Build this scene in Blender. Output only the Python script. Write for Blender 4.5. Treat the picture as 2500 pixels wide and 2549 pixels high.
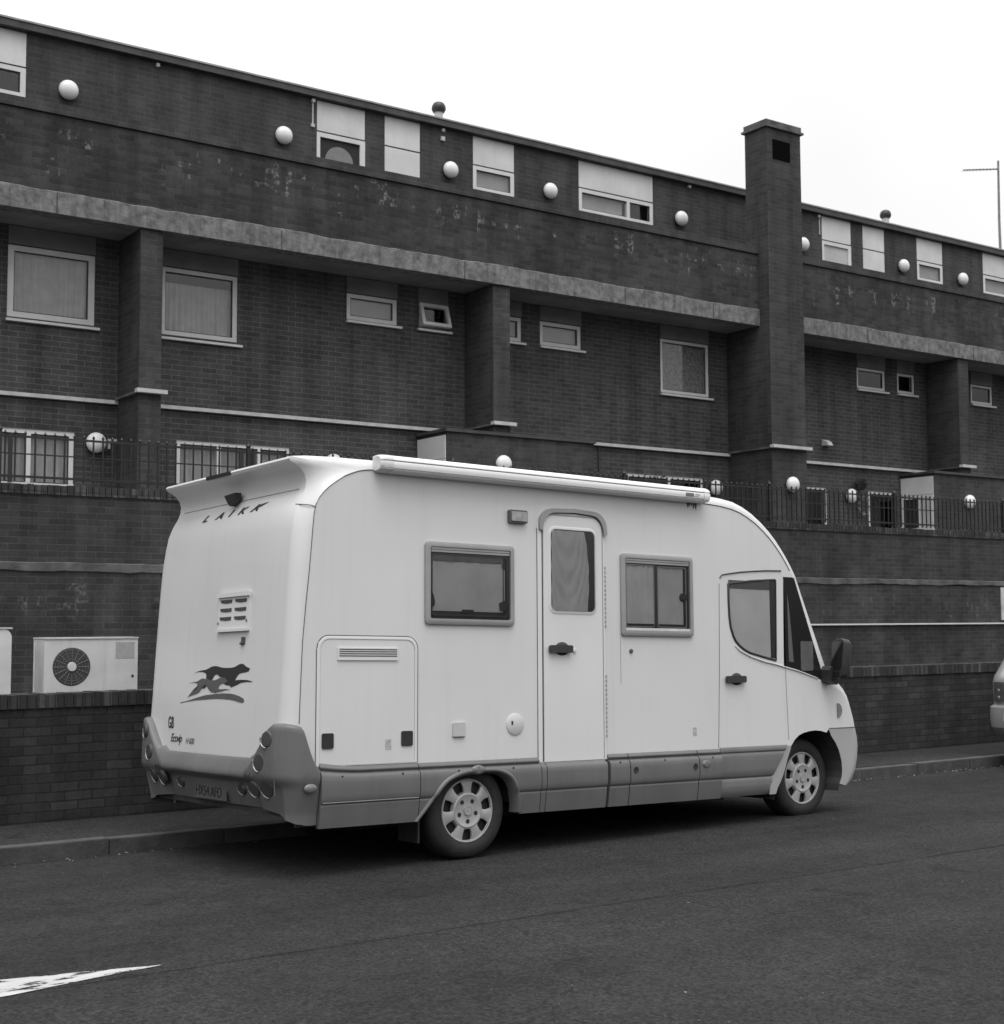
import bpy, bmesh, math, random
from mathutils import Vector, Matrix
random.seed(7)
D = bpy.data
S = bpy.context.scene
for o in list(D.objects): D.objects.remove(o)
C = S.collection

# ------------------------------------------------------------------ camera
cam_d = D.cameras.new('camera'); cam = D.objects.new('camera', cam_d); C.objects.link(cam); S.camera = cam
cam_d.sensor_fit = 'HORIZONTAL'; cam_d.sensor_width = 56.0; cam_d.lens = 56.0*3570/2500
cam_d.clip_start = 0.1; cam_d.clip_end = 2000
YAW = math.radians(35.1); PIT = math.atan(270/3570.); ROL = math.radians(0.24)
fw = Vector((math.sin(YAW)*math.cos(PIT), math.cos(YAW)*math.cos(PIT), math.sin(PIT)))
rt = Vector((math.cos(YAW), -math.sin(YAW), 0)); up = rt.cross(fw)
rt2 = rt*math.cos(ROL) - up*math.sin(ROL); up2 = rt*math.sin(ROL) + up*math.cos(ROL)
cam.matrix_world = Matrix(((rt2.x, up2.x, -fw.x, 0), (rt2.y, up2.y, -fw.y, 0), (rt2.z, up2.z, -fw.z, 1.65), (0, 0, 0, 1)))
cam_d.dof.use_dof = True; cam_d.dof.focus_distance = 10.8; cam_d.dof.aperture_fstop = 9.0

# ------------------------------------------------------------------ sky, sun, exposure
SUN_EL = math.radians(70); SUN_AZ = math.radians(205)      # azimuth clockwise from +Y
w = D.worlds.new('World'); S.world = w; w.use_nodes = True
nt = w.node_tree; nt.nodes.clear()
def N(nt, t, **k):
    n = nt.nodes.new(t)
    for a, b in k.items(): setattr(n, a, b)
    return n
out = N(nt, 'ShaderNodeOutputWorld'); bg = N(nt, 'ShaderNodeBackground'); sky = N(nt, 'ShaderNodeTexSky')
sky.sky_type = 'NISHITA'; sky.sun_disc = False; sky.sun_elevation = SUN_EL; sky.sun_rotation = SUN_AZ
sky.air_density = 1.0; sky.dust_density = 4.0; sky.ozone_density = 1.0
bw = N(nt, 'ShaderNodeRGBToBW'); nt.links.new(sky.outputs[0], bw.inputs[0])
tc = N(nt, 'ShaderNodeTexCoord'); sx = N(nt, 'ShaderNodeSeparateXYZ'); nt.links.new(tc.outputs['Generated'], sx.inputs[0])
el = N(nt, 'ShaderNodeMapRange'); nt.links.new(sx.outputs[2], el.inputs[0])
el.inputs[1].default_value = -0.02; el.inputs[2].default_value = 1; el.inputs[3].default_value = 7.0; el.inputs[4].default_value = 18.0
mix = N(nt, 'ShaderNodeMix'); mix.data_type = 'FLOAT'; mix.inputs[0].default_value = 0.8
nt.links.new(bw.outputs[0], mix.inputs[2]); nt.links.new(el.outputs[0], mix.inputs[3])
cn = N(nt, 'ShaderNodeTexNoise'); cn.inputs['Scale'].default_value = 2.2; cn.inputs['Detail'].default_value = 3
nt.links.new(tc.outputs['Generated'], cn.inputs['Vector'])
cr = N(nt, 'ShaderNodeMapRange'); cr.inputs[3].default_value = 0.72; cr.inputs[4].default_value = 1.2; nt.links.new(cn.outputs[0], cr.inputs[0])
mu = N(nt, 'ShaderNodeMath', operation='MULTIPLY'); hz = N(nt, 'ShaderNodeMapRange'); nt.links.new(sx.outputs[2], hz.inputs[0]); hz.interpolation_type = 'SMOOTHSTEP'
hz.inputs[1].default_value = 0.0; hz.inputs[2].default_value = 0.24; hz.inputs[3].default_value = 0.10; hz.inputs[4].default_value = 1.0
hm = N(nt, 'ShaderNodeMath', operation='MULTIPLY'); nt.links.new(mix.outputs[0], hm.inputs[0]); nt.links.new(hz.outputs[0], hm.inputs[1])
nt.links.new(hm.outputs[0], mu.inputs[0]); nt.links.new(cr.outputs[0], mu.inputs[1])
nt.links.new(mu.outputs[0], bg.inputs[0]); bg.inputs[1].default_value = 0.10
nt.links.new(bg.outputs[0], out.inputs[0])
sd = D.lights.new('sun', 'SUN'); sd.energy = 1.15; sd.angle = math.radians(40); sd.color = (1, 1, 1)
sun = D.objects.new('sun', sd); C.objects.link(sun)
sdir = Vector((math.sin(SUN_AZ)*math.cos(SUN_EL), math.cos(SUN_AZ)*math.cos(SUN_EL), math.sin(SUN_EL)))
sun.rotation_euler = (-sdir).to_track_quat('-Z', 'Y').to_euler()
S.view_settings.view_transform = 'Standard'; S.view_settings.look = 'None'
S.view_settings.exposure = 0.31; S.view_settings.gamma = 1.0; S.view_settings.use_curve_mapping = False

# ------------------------------------------------------------------ materials
MATS = {}
def base_mat(name):
    m = D.materials.new(name); m.use_nodes = True
    nt = m.node_tree; b = nt.nodes['Principled BSDF']; return m, nt, b
def M_(name, v, rough=0.6, var=0.12, scale=8.0, bump=0.0, bscale=60.0, metal=0.0, spec=0.5, streak=0.0, coat=0.0):
    """grey procedural material: v albedo, var relative mottling, streak vertical grime"""
    if name in MATS: return MATS[name]
    m, nt, b = base_mat(name)
    b.inputs['Roughness'].default_value = rough; b.inputs['Metallic'].default_value = metal
    b.inputs['Specular IOR Level'].default_value = spec
    if coat: b.inputs['Coat Weight'].default_value = coat; b.inputs['Coat Roughness'].default_value = 0.08
    t = N(nt, 'ShaderNodeTexCoord')
    n = N(nt, 'ShaderNodeTexNoise'); n.inputs['Scale'].default_value = scale; n.inputs['Detail'].default_value = 6
    nt.links.new(t.outputs['Object'], n.inputs['Vector'])
    r = N(nt, 'ShaderNodeMapRange'); r.inputs[1].default_value = 0.3; r.inputs[2].default_value = 0.7
    r.inputs[3].default_value = v*(1-var); r.inputs[4].default_value = v*(1+var)
    nt.links.new(n.outputs[0], r.inputs[0]); last = r.outputs[0]
    if streak:
        mp = N(nt, 'ShaderNodeMapping'); mp.inputs['Scale'].default_value = (14, 14, 0.7); nt.links.new(t.outputs['Object'], mp.inputs[0])
        n2 = N(nt, 'ShaderNodeTexNoise'); n2.inputs['Scale'].default_value = 1.0; n2.inputs['Detail'].default_value = 5; nt.links.new(mp.outputs[0], n2.inputs['Vector'])
        r2 = N(nt, 'ShaderNodeMapRange'); r2.inputs[1].default_value = 0.52; r2.inputs[2].default_value = 0.78
        r2.inputs[3].default_value = 1.0; r2.inputs[4].default_value = 1-streak; nt.links.new(n2.outputs[0], r2.inputs[0])
        mm = N(nt, 'ShaderNodeMath', operation='MULTIPLY'); nt.links.new(last, mm.inputs[0]); nt.links.new(r2.outputs[0], mm.inputs[1]); last = mm.outputs[0]
    nt.links.new(last, b.inputs['Base Color'])
    if bump:
        n3 = N(nt, 'ShaderNodeTexNoise'); n3.inputs['Scale'].default_value = bscale; n3.inputs['Detail'].default_value = 4
        nt.links.new(t.outputs['Object'], n3.inputs['Vector'])
        bp = N(nt, 'ShaderNodeBump'); bp.inputs['Strength'].default_value = bump; bp.inputs['Distance'].default_value = 0.01
        nt.links.new(n3.outputs[0], bp.inputs['Height']); nt.links.new(bp.outputs[0], b.inputs['Normal'])
    MATS[name] = m; return m

def brick_mat(name, b1, b2, mortar, white=0.0, patch=0.25, edge=False, bw_=0.225, bh=0.075, zcen=0, zr=1, bias=0.0, msize=0.006):
    """stretcher bond; u along the wall whichever way it faces, v up. white: lime bloom specks"""
    if name in MATS: return MATS[name]
    m, nt, b = base_mat(name); L = nt.links.new
    b.inputs['Roughness'].default_value = 0.9; b.inputs['Specular IOR Level'].default_value = 0.25
    g = N(nt, 'ShaderNodeNewGeometry'); s = N(nt, 'ShaderNodeSeparateXYZ'); L(g.outputs['Position'], s.inputs[0])
    sn = N(nt, 'ShaderNodeSeparateXYZ'); L(g.outputs['True Normal'], sn.inputs[0])
    ab = N(nt, 'ShaderNodeMath', operation='ABSOLUTE'); L(sn.outputs[0], ab.inputs[0])
    gt = N(nt, 'ShaderNodeMath', operation='GREATER_THAN'); L(ab.outputs[0], gt.inputs[0]); gt.inputs[1].default_value = 0.6
    mx = N(nt, 'ShaderNodeMix'); mx.data_type = 'FLOAT'; L(gt.outputs[0], mx.inputs[0]); L(s.outputs[0], mx.inputs[2]); L(s.outputs[1], mx.inputs[3])
    cb = N(nt, 'ShaderNodeCombineXYZ'); L(mx.outputs[0], cb.inputs[0]); L(s.outputs[2], cb.inputs[1])
    # slight wobble of courses
    wn = N(nt, 'ShaderNodeTexNoise'); wn.inputs['Scale'].default_value = 3.0; L(g.outputs['Position'], wn.inputs['Vector'])
    wv = N(nt, 'ShaderNodeVectorMath', operation='SCALE'); L(wn.outputs['Color'], wv.inputs[0]); wv.inputs['Scale'].default_value = 0.012
    wa = N(nt, 'ShaderNodeVectorMath', operation='ADD'); L(cb.outputs[0], wa.inputs[0]); L(wv.outputs[0], wa.inputs[1])
    br = N(nt, 'ShaderNodeTexBrick'); L(wa.outputs[0], br.inputs['Vector'])
    br.inputs['Scale'].default_value = 1.0; br.inputs['Mortar Size'].default_value = msize; br.inputs['Mortar Smooth'].default_value = 0.3
    br.inputs['Bias'].default_value = bias
    br.inputs['Brick Width'].default_value = bw_ if not edge else 0.075; br.inputs['Row Height'].default_value = bh if not edge else 0.225
    if edge: br.offset = 0
    br.inputs['Color1'].default_value = (b1, b1, b1, 1); br.inputs['Color2'].default_value = (b2, b2, b2, 1); br.inputs['Mortar'].default_value = (mortar, mortar, mortar, 1)
    n = N(nt, 'ShaderNodeTexNoise'); n.inputs['Scale'].default_value = 0.9; n.inputs['Detail'].default_value = 7; n.inputs['Roughness'].default_value = 0.65; L(g.outputs['Position'], n.inputs['Vector'])
    r = N(nt, 'ShaderNodeMapRange'); r.inputs[1].default_value = 0.3; r.inputs[2].default_value = 0.7; r.inputs[3].default_value = 1-patch; r.inputs[4].default_value = 1+patch; L(n.outputs[0], r.inputs[0])
    fn = N(nt, 'ShaderNodeTexNoise'); fn.inputs['Scale'].default_value = 40; fn.inputs['Detail'].default_value = 3; L(g.outputs['Position'], fn.inputs['Vector'])
    fr = N(nt, 'ShaderNodeMapRange'); fr.inputs[3].default_value = 0.65; fr.inputs[4].default_value = 1.35; L(fn.outputs[0], fr.inputs[0])
    m1 = N(nt, 'ShaderNodeMath', operation='MULTIPLY'); L(r.outputs[0], m1.inputs[0]); L(fr.outputs[0], m1.inputs[1])
    vs_ = N(nt, 'ShaderNodeVectorMath', operation='MULTIPLY'); L(cb.outputs[0], vs_.inputs[0]); vs_.inputs[1].default_value = (3.2, 0.35, 1)
    vn = N(nt, 'ShaderNodeTexNoise'); vn.inputs['Scale'].default_value = 1.0; vn.inputs['Detail'].default_value = 6; vn.inputs['Roughness'].default_value = 0.6; L(vs_.outputs[0], vn.inputs['Vector'])
    vr = N(nt, 'ShaderNodeMapRange'); L(vn.outputs[0], vr.inputs[0]); vr.inputs[1].default_value = 0.36; vr.inputs[2].default_value = 0.62; vr.inputs[3].default_value = 0.72; vr.inputs[4].default_value = 1.12
    m1b = N(nt, 'ShaderNodeMath', operation='MULTIPLY'); L(m1.outputs[0], m1b.inputs[0]); L(vr.outputs[0], m1b.inputs[1]); m1 = m1b
    bwn = N(nt, 'ShaderNodeRGBToBW'); L(br.outputs[0], bwn.inputs[0])
    m2 = N(nt, 'ShaderNodeMath', operation='MULTIPLY'); L(bwn.outputs[0], m2.inputs[0]); L(m1.outputs[0], m2.inputs[1]); last = m2.outputs[0]
    if white:
        # lime bloom: per-brick random cells, only inside large patches, in a height band
        sc = N(nt, 'ShaderNodeVectorMath', operation='MULTIPLY'); L(cb.outputs[0], sc.inputs[0]); sc.inputs[1].default_value = (1/0.1125, 1/0.075, 1)
        fl = N(nt, 'ShaderNodeVectorMath', operation='FLOOR'); L(sc.outputs[0], fl.inputs[0])
        wno = N(nt, 'ShaderNodeTexWhiteNoise'); wno.noise_dimensions = '2D'; L(fl.outputs[0], wno.inputs['Vector'])
        pn = N(nt, 'ShaderNodeTexNoise'); pn.inputs['Scale'].default_value = 1.3; pn.inputs['Detail'].default_value = 2; L(cb.outputs[0], pn.inputs['Vector'])
        cs = N(nt, 'ShaderNodeVectorMath', operation='MULTIPLY'); L(cb.outputs[0], cs.inputs[0]); cs.inputs[1].default_value = (9, 1.1, 1)
        cn_ = N(nt, 'ShaderNodeTexNoise'); cn_.inputs['Scale'].default_value = 1.0; L(cs.outputs[0], cn_.inputs['Vector'])
        z1 = N(nt, 'ShaderNodeMath', operation='SUBTRACT'); L(s.outputs[2], z1.inputs[0]); z1.inputs[1].default_value = zcen
        z2 = N(nt, 'ShaderNodeMath', operation='ABSOLUTE'); L(z1.outputs[0], z2.inputs[0])
        z3 = N(nt, 'ShaderNodeMapRange'); L(z2.outputs[0], z3.inputs[0]); z3.inputs[1].default_value = 0; z3.inputs[2].default_value = zr; z3.inputs[3].default_value = 0.22; z3.inputs[4].default_value = -0.15
        a1 = N(nt, 'ShaderNodeMath', operation='ADD'); L(pn.outputs[0], a1.inputs[0]); L(z3.outputs[0], a1.inputs[1])
        a2 = N(nt, 'ShaderNodeMath', operation='ADD'); L(a1.outputs[0], a2.inputs[0]); L(cn_.outputs[0], a2.inputs[1])
        a3 = N(nt, 'ShaderNodeMath', operation='MULTIPLY_ADD'); L(wno.outputs[0], a3.inputs[0]); a3.inputs[1].default_value = 0.35; L(a2.outputs[0], a3.inputs[2])
        a4 = N(nt, 'ShaderNodeMapRange'); L(a3.outputs[0], a4.inputs[0]); a4.inputs[1].default_value = 1.50; a4.inputs[2].default_value = 1.66; a4.inputs[3].default_value = 0; a4.inputs[4].default_value = white
        fz = N(nt, 'ShaderNodeTexNoise'); fz.inputs['Scale'].default_value = 22; fz.inputs['Detail'].default_value = 4; L(g.outputs['Position'], fz.inputs['Vector'])
        fy = N(nt, 'ShaderNodeMapRange'); L(fz.outputs[0], fy.inputs[0]); fy.inputs[1].default_value = 0.44; fy.inputs[2].default_value = 0.62
        a5 = N(nt, 'ShaderNodeMath', operation='MULTIPLY'); L(a4.outputs[0], a5.inputs[0]); L(fy.outputs[0], a5.inputs[1])
        a6 = N(nt, 'ShaderNodeMath', operation='ADD'); L(last, a6.inputs[0]); L(a5.outputs[0], a6.inputs[1]); last = a6.outputs[0]
    L(last, b.inputs['Base Color'])
    bp = N(nt, 'ShaderNodeBump'); bp.inputs['Strength'].default_value = 0.5; bp.inputs['Distance'].default_value = 0.006
    iv = N(nt, 'ShaderNodeMath', operation='SUBTRACT'); iv.inputs[0].default_value = 1; L(br.outputs['Fac'], iv.inputs[1])
    ad = N(nt, 'ShaderNodeMath', operation='MULTIPLY_ADD'); L(fn.outputs[0], ad.inputs[0]); ad.inputs[1].default_value = 0.5; L(iv.outputs[0], ad.inputs[2])
    L(ad.outputs[0], bp.inputs['Height']); L(bp.outputs[0], b.inputs['Normal'])
    MATS[name] = m; return m

def asphalt_mat(name, v, seam=False):
    if name in MATS: return MATS[name]
    m, nt, b = base_mat(name); L = nt.links.new
    b.inputs['Specular IOR Level'].default_value = 0.18
    g = N(nt, 'ShaderNodeNewGeometry')
    s = N(nt, 'ShaderNodeSeparateXYZ'); L(g.outputs['Position'], s.inputs[0])
    def noise(sc, det=4, rough=0.6):
        n = N(nt, 'ShaderNodeTexNoise'); n.inputs['Scale'].default_value = sc; n.inputs['Detail'].default_value = det; n.inputs['Roughness'].default_value = rough
        L(g.outputs['Position'], n.inputs['Vector']); return n
    def rng(src, a, c, lo, hi):
        r = N(nt, 'ShaderNodeMapRange'); L(src, r.inputs[0]); r.inputs[1].default_value = a; r.inputs[2].default_value = c; r.inputs[3].default_value = lo; r.inputs[4].default_value = hi; return r.outputs[0]
    def mul(a, c):
        q = N(nt, 'ShaderNodeMath', operation='MULTIPLY'); L(a, q.inputs[0])
        if isinstance(c, float): q.inputs[1].default_value = c
        else: L(c, q.inputs[1])
        return q.outputs[0]
    big = rng(noise(0.7, 5).outputs[0], 0.3, 0.7, 0.82, 1.18)
    mid = rng(noise(5, 5, 0.7).outputs[0], 0.3, 0.7, 0.84, 1.16)
    vo = N(nt, 'ShaderNodeTexVoronoi'); vo.inputs['Scale'].default_value = 75; L(g.outputs['Position'], vo.inputs['Vector'])
    vs = N(nt, 'ShaderNodeSeparateColor'); L(vo.outputs['Color'], vs.inputs[0])
    grain = rng(vs.outputs[0], 0, 1, 0.55, 1.45)
    tm = N(nt, 'ShaderNodeMapping'); tm.inputs['Scale'].default_value = (0.12, 1.6, 1); L(g.outputs['Position'], tm.inputs[0])
    tn = N(nt, 'ShaderNodeTexNoise'); tn.inputs['Scale'].default_value = 1.0; tn.inputs['Detail'].default_value = 4; L(tm.outputs[0], tn.inputs['Vector'])
    base = mul(mul(mul(big, mid), grain), rng(tn.outputs[0], 0.35, 0.65, 0.84, 1.14))
    ob = N(nt, 'ShaderNodeTexNoise'); ob.inputs['Scale'].default_value = 1.7; ob.inputs['Detail'].default_value = 2; ob.inputs['Distortion'].default_value = 0.6; L(g.outputs['Position'], ob.inputs['Vector'])
    base = mul(base, rng(ob.outputs[0], 0.66, 0.74, 1.0, 0.70))
    # worn coarse patch area on the camera side of the long joint
    coarse = rng(noise(26, 4, 0.75).outputs[0], 0.38, 0.62, 0.75, 1.28)
    near = rng(s.outputs[1], 6.45, 6.75, 1.0, 0.0)
    patch = rng(noise(0.9, 4).outputs[0], 0.42, 0.58, 0.0, 1.0)
    fac = mul(near, patch)
    mxx = N(nt, 'ShaderNodeMix'); mxx.data_type = 'FLOAT'; L(fac, mxx.inputs[0]); mxx.inputs[2].default_value = 1.0; L(coarse, mxx.inputs[3])
    tot = mul(mul(base, mxx.outputs[0]), float(v))
    # bright grit flecks
    vo2 = N(nt, 'ShaderNodeTexVoronoi'); vo2.inputs['Scale'].default_value = 22; vo2.inputs['Randomness'].default_value = 1; L(g.outputs['Position'], vo2.inputs['Vector'])
    fl = rng(vo2.outputs['Distance'], 0.05, 0.09, 1.0, 0.0); sc = N(nt, 'ShaderNodeSeparateColor'); L(vo2.outputs['Color'], sc.inputs[0])
    pick = rng(sc.outputs[1], 0.955, 0.965, 0.0, 0.22)
    fk = mul(fl, pick)
    ad = N(nt, 'ShaderNodeMath', operation='ADD'); L(tot, ad.inputs[0]); L(fk, ad.inputs[1]); last = ad.outputs[0]
    if seam:
        # long tar joint with a wandering dark line
        wn = rng(noise(1.3, 4).outputs[0], 0, 1, -0.05, 0.05)
        a = N(nt, 'ShaderNodeMath', operation='ADD'); L(s.outputs[1], a.inputs[0]); L(wn, a.inputs[1])
        a2 = N(nt, 'ShaderNodeMath', operation='SUBTRACT'); L(a.outputs[0], a2.inputs[0]); a2.inputs[1].default_value = 6.58
        a3 = N(nt, 'ShaderNodeMath', operation='ABSOLUTE'); L(a2.outputs[0], a3.inputs[0])
        wid = rng(noise(3, 3).outputs[0], 0.35, 0.7, 0.004, 0.03)
        dv = N(nt, 'ShaderNodeMath', operation='DIVIDE'); L(a3.outputs[0], dv.inputs[0]); L(wid, dv.inputs[1])
        ln = rng(dv.outputs[0], 0.6, 1.4, 0.5, 1.0)
        last = mul(last, ln)
    L(last, b.inputs['Base Color'])
    L(rng(noise(2.2).outputs[0], 0.3, 0.7, 0.85, 1.0), b.inputs['Roughness'])
    bp = N(nt, 'ShaderNodeBump'); bp.inputs['Strength'].default_value = 0.7; bp.inputs['Distance'].default_value = 0.006
    hh = N(nt, 'ShaderNodeMath', operation='ADD'); L(vo.outputs['Distance'], hh.inputs[0]); L(noise(30).outputs[0], hh.inputs[1])
    L(hh.outputs[0], bp.inputs['Height']); L(bp.outputs[0], b.inputs['Normal'])
    MATS[name] = m; return m

def glass_mat(name, tint=0.75, refl=1.0, rough=0.03):
    if name in MATS: return MATS[name]
    m = D.materials.new(name); m.use_nodes = True; nt = m.node_tree; nt.nodes.clear(); L = nt.links.new
    o = N(nt, 'ShaderNodeOutputMaterial'); mx = N(nt, 'ShaderNodeMixShader'); t = N(nt, 'ShaderNodeBsdfTransparent'); gl = N(nt, 'ShaderNodeBsdfGlossy')
    t.inputs[0].default_value = (tint, tint, tint, 1); gl.inputs[0].default_value = (refl, refl, refl, 1); gl.inputs['Roughness'].default_value = rough
    g = N(nt, 'ShaderNodeNewGeometry'); dp = N(nt, 'ShaderNodeVectorMath', operation='DOT_PRODUCT'); L(g.outputs['Normal'], dp.inputs[0]); L(g.outputs['Incoming'], dp.inputs[1])
    ab = N(nt, 'ShaderNodeMath', operation='ABSOLUTE'); L(dp.outputs['Value'], ab.inputs[0])
    iv = N(nt, 'ShaderNodeMath', operation='SUBTRACT'); iv.inputs[0].default_value = 1; L(ab.outputs[0], iv.inputs[1])
    pw = N(nt, 'ShaderNodeMath', operation='POWER'); L(iv.outputs[0], pw.inputs[0]); pw.inputs[1].default_value = 5
    f = N(nt, 'ShaderNodeMath', operation='MULTIPLY_ADD'); L(pw.outputs[0], f.inputs[0]); f.inputs[1].default_value = 0.95; f.inputs[2].default_value = 0.045
    L(f.outputs[0], mx.inputs[0]); L(t.outputs[0], mx.inputs[1]); L(gl.outputs[0], mx.inputs[2]); L(mx.outputs[0], o.inputs[0])
    MATS[name] = m; return m

def worn_paint_mat(name):
    """road paint, worn through to nothing in long flakes"""
    m = D.materials.new(name); m.use_nodes = True; nt = m.node_tree; b = nt.nodes['Principled BSDF']; L = nt.links.new
    b.inputs['Base Color'].default_value = (0.62, 0.62, 0.62, 1); b.inputs['Roughness'].default_value = 0.8
    g = N(nt, 'ShaderNodeNewGeometry'); mp = N(nt, 'ShaderNodeMapping'); mp.inputs['Scale'].default_value = (5, 16, 1); L(g.outputs['Position'], mp.inputs[0])
    n = N(nt, 'ShaderNodeTexNoise'); n.inputs['Scale'].default_value = 1.0; n.inputs['Detail'].default_value = 8; n.inputs['Roughness'].default_value = 0.7; L(mp.outputs[0], n.inputs['Vector'])
    r = N(nt, 'ShaderNodeMapRange'); L(n.outputs[0], r.inputs[0]); r.inputs[1].default_value = 0.425; r.inputs[2].default_value = 0.45
    L(r.outputs[0], b.inputs['Alpha'])
    c = N(nt, 'ShaderNodeMapRange'); L(n.outputs[0], c.inputs[0]); c.inputs[3].default_value = 0.20; c.inputs[4].default_value = 0.66; L(c.outputs[0], b.inputs['Base Color'])
    return m

BR = brick_mat('brick_facade', 0.052, 0.074, 0.125)
BRT = brick_mat('brick_top_storey', 0.052, 0.068, 0.085, patch=0.18)
BRP = brick_mat('brick_parapet', 0.036, 0.062, 0.056, white=0.16, patch=0.35, zcen=7.85, zr=0.55)
BRL = brick_mat('brick_lower', 0.036, 0.054, 0.066, white=0.07, patch=0.4, zcen=1.9, zr=0.5)
BRC = brick_mat('brick_pier', 0.046, 0.066, 0.074, patch=0.22)
BRW = brick_mat('brick_garden_wall', 0.032, 0.060, 0.024, patch=0.4, bias=-0.35, msize=0.007)
BRE = brick_mat('brick_on_edge', 0.040, 0.11, 0.035, patch=0.5, edge=True, bias=-0.3)
CONC = M_('weathered_concrete', 0.165, 0.9, 0.42, 11.0, streak=0.45, bump=0.6, bscale=25)
CONC2 = M_('stained_concrete', 0.095, 0.9, 0.5, 4.0, bump=0.6, bscale=25)
SLAB = M_('soffit_concrete', 0.20, 0.9, 0.2, 3.0)
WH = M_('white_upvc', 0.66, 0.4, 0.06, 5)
WHS = M_('white_upvc_painted_shade', 0.62, 0.45, 0.08, 5)  # darker copy of the white, shade under the soffit put into its colour
PAN = M_('pale_spandrel_panel', 0.66, 0.6, 0.10, 2.5, streak=0.07)
PAND = M_('dark_spandrel_panel', 0.15, 0.6, 0.2, 3)
LEDGE = M_('pale_painted_ledge', 0.50, 0.6, 0.2, 6)
DARK = M_('dark_room', 0.02, 0.8, 0.2, 4)
BLK = M_('black_plastic', 0.024, 0.45, 0.2, 12)
IRON = M_('black_painted_iron', 0.014, 0.5, 0.3, 20)
FASC = M_('dark_fascia', 0.05, 0.6, 0.3, 6)
FELT = M_('roof_edge_trim', 0.30, 0.6, 0.25, 5)
NET = M_('net_curtain', 0.50, 0.9, 0.12, 6, streak=0.2)
BLIND = M_('drawn_blind', 0.50, 0.85, 0.10, 3)
LACE = M_('patterned_lace', 0.30, 0.9, 0.45, 22)
GLOBE = M_('opal_globe', 0.80, 0.35, 0.05, 6)
PIPE = M_('grey_pipe', 0.50, 0.6, 0.15, 6)
ALU = M_('aerial_metal', 0.20, 0.5, 0.2, 10, metal=0.3)
ROAD = asphalt_mat('asphalt', 0.027, seam=True)
PAVE = asphalt_mat('pavement_asphalt', 0.028)
KERB = M_('kerb_concrete', 0.060, 0.9, 0.35, 6, bump=0.5, bscale=30)
GRD = M_('yard_ground', 0.07, 0.95, 0.35, 3, bump=0.6)
PAINT = worn_paint_mat('worn_road_paint')
GLS = glass_mat('window_glass', 0.88, 0.8)
VW = M_('motorhome_white', 0.66, 0.30, 0.035, 1.1, streak=0.045, spec=0.5, bump=0.02, bscale=3.0)
VW2 = M_('motorhome_white_trim', 0.69, 0.32, 0.03, 2, streak=0.02)
AWN = M_('awning_white', 0.80, 0.35, 0.03, 3, streak=0.04)
AWNE = M_('awning_end_cap', 0.62, 0.5, 0.12, 14)
VG = M_('motorhome_grey', 0.135, 0.42, 0.10, 3, streak=0.12, spec=0.5)
VGL = M_('front_bumper_grey', 0.38, 0.42, 0.06, 3)
VGM = M_('highlight_grey', 0.22, 0.4, 0.08, 3)  # lighter grey for the highlights painted on bumper and skirt
WFR = M_('window_frame_grey', 0.30, 0.5, 0.08, 6)
SEAM = M_('seam_dark', 0.06, 0.7, 0.2, 20)
SEAML = M_('seam_light', 0.30, 0.7, 0.2, 20)
RUB = M_('tyre_rubber', 0.020, 0.8, 0.25, 14, bump=0.3)
HUB = M_('silver_hubcap', 0.42, 0.38, 0.12, 9, metal=0.25)
HUBD = M_('hubcap_hole', 0.015, 0.7, 0.2, 9)
CUR = M_('motorhome_curtain', 0.46, 0.9, 0.12, 4)
CUR2 = M_('thin_curtain', 0.52, 0.9, 0.12, 5, streak=0.15)
SCR = M_('cab_blind', 0.50, 0.7, 0.10, 3)
DG = M_('dark_cab_glass', 0.015, 0.08, 0.1, 2, spec=0.4)
LAMPD = M_('lamp_lens_dark', 0.06, 0.45, 0.2, 9, spec=0.4)
CHR = M_('chrome_rim', 0.36, 0.45, 0.05, 9, metal=0.9)
LENS = M_('orange_lens', 0.22, 0.25, 0.15, 12)
DEC1 = M_('decal_dark', 0.028, 0.5, 0.1, 9)
DEC2 = M_('decal_mid', 0.105, 0.5, 0.08, 9)
DEC3 = M_('decal_faint', 0.20, 0.5, 0.1, 9)
UND = M_('underbody_black', 0.035, 0.9, 0.3, 5)
CARP = M_('car_silver', 0.34, 0.3, 0.06, 4, metal=0.3, coat=0.5)
CARB = M_('car_bumper_light', 0.55, 0.35, 0.06, 4, coat=0.3)
ACW = M_('ac_casing', 0.62, 0.5, 0.10, 4, streak=0.12)
LEAF = M_('dry_leaf', 0.15, 0.9, 0.3, 20)
FOL = M_('dark_foliage', 0.05, 0.9, 0.4, 20)
MIRG = M_('mirror_glass', 0.10, 0.12, 0.05, 4, metal=0.95)
SEAT = M_('seat_fabric', 0.13, 0.9, 0.15, 9)

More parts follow.
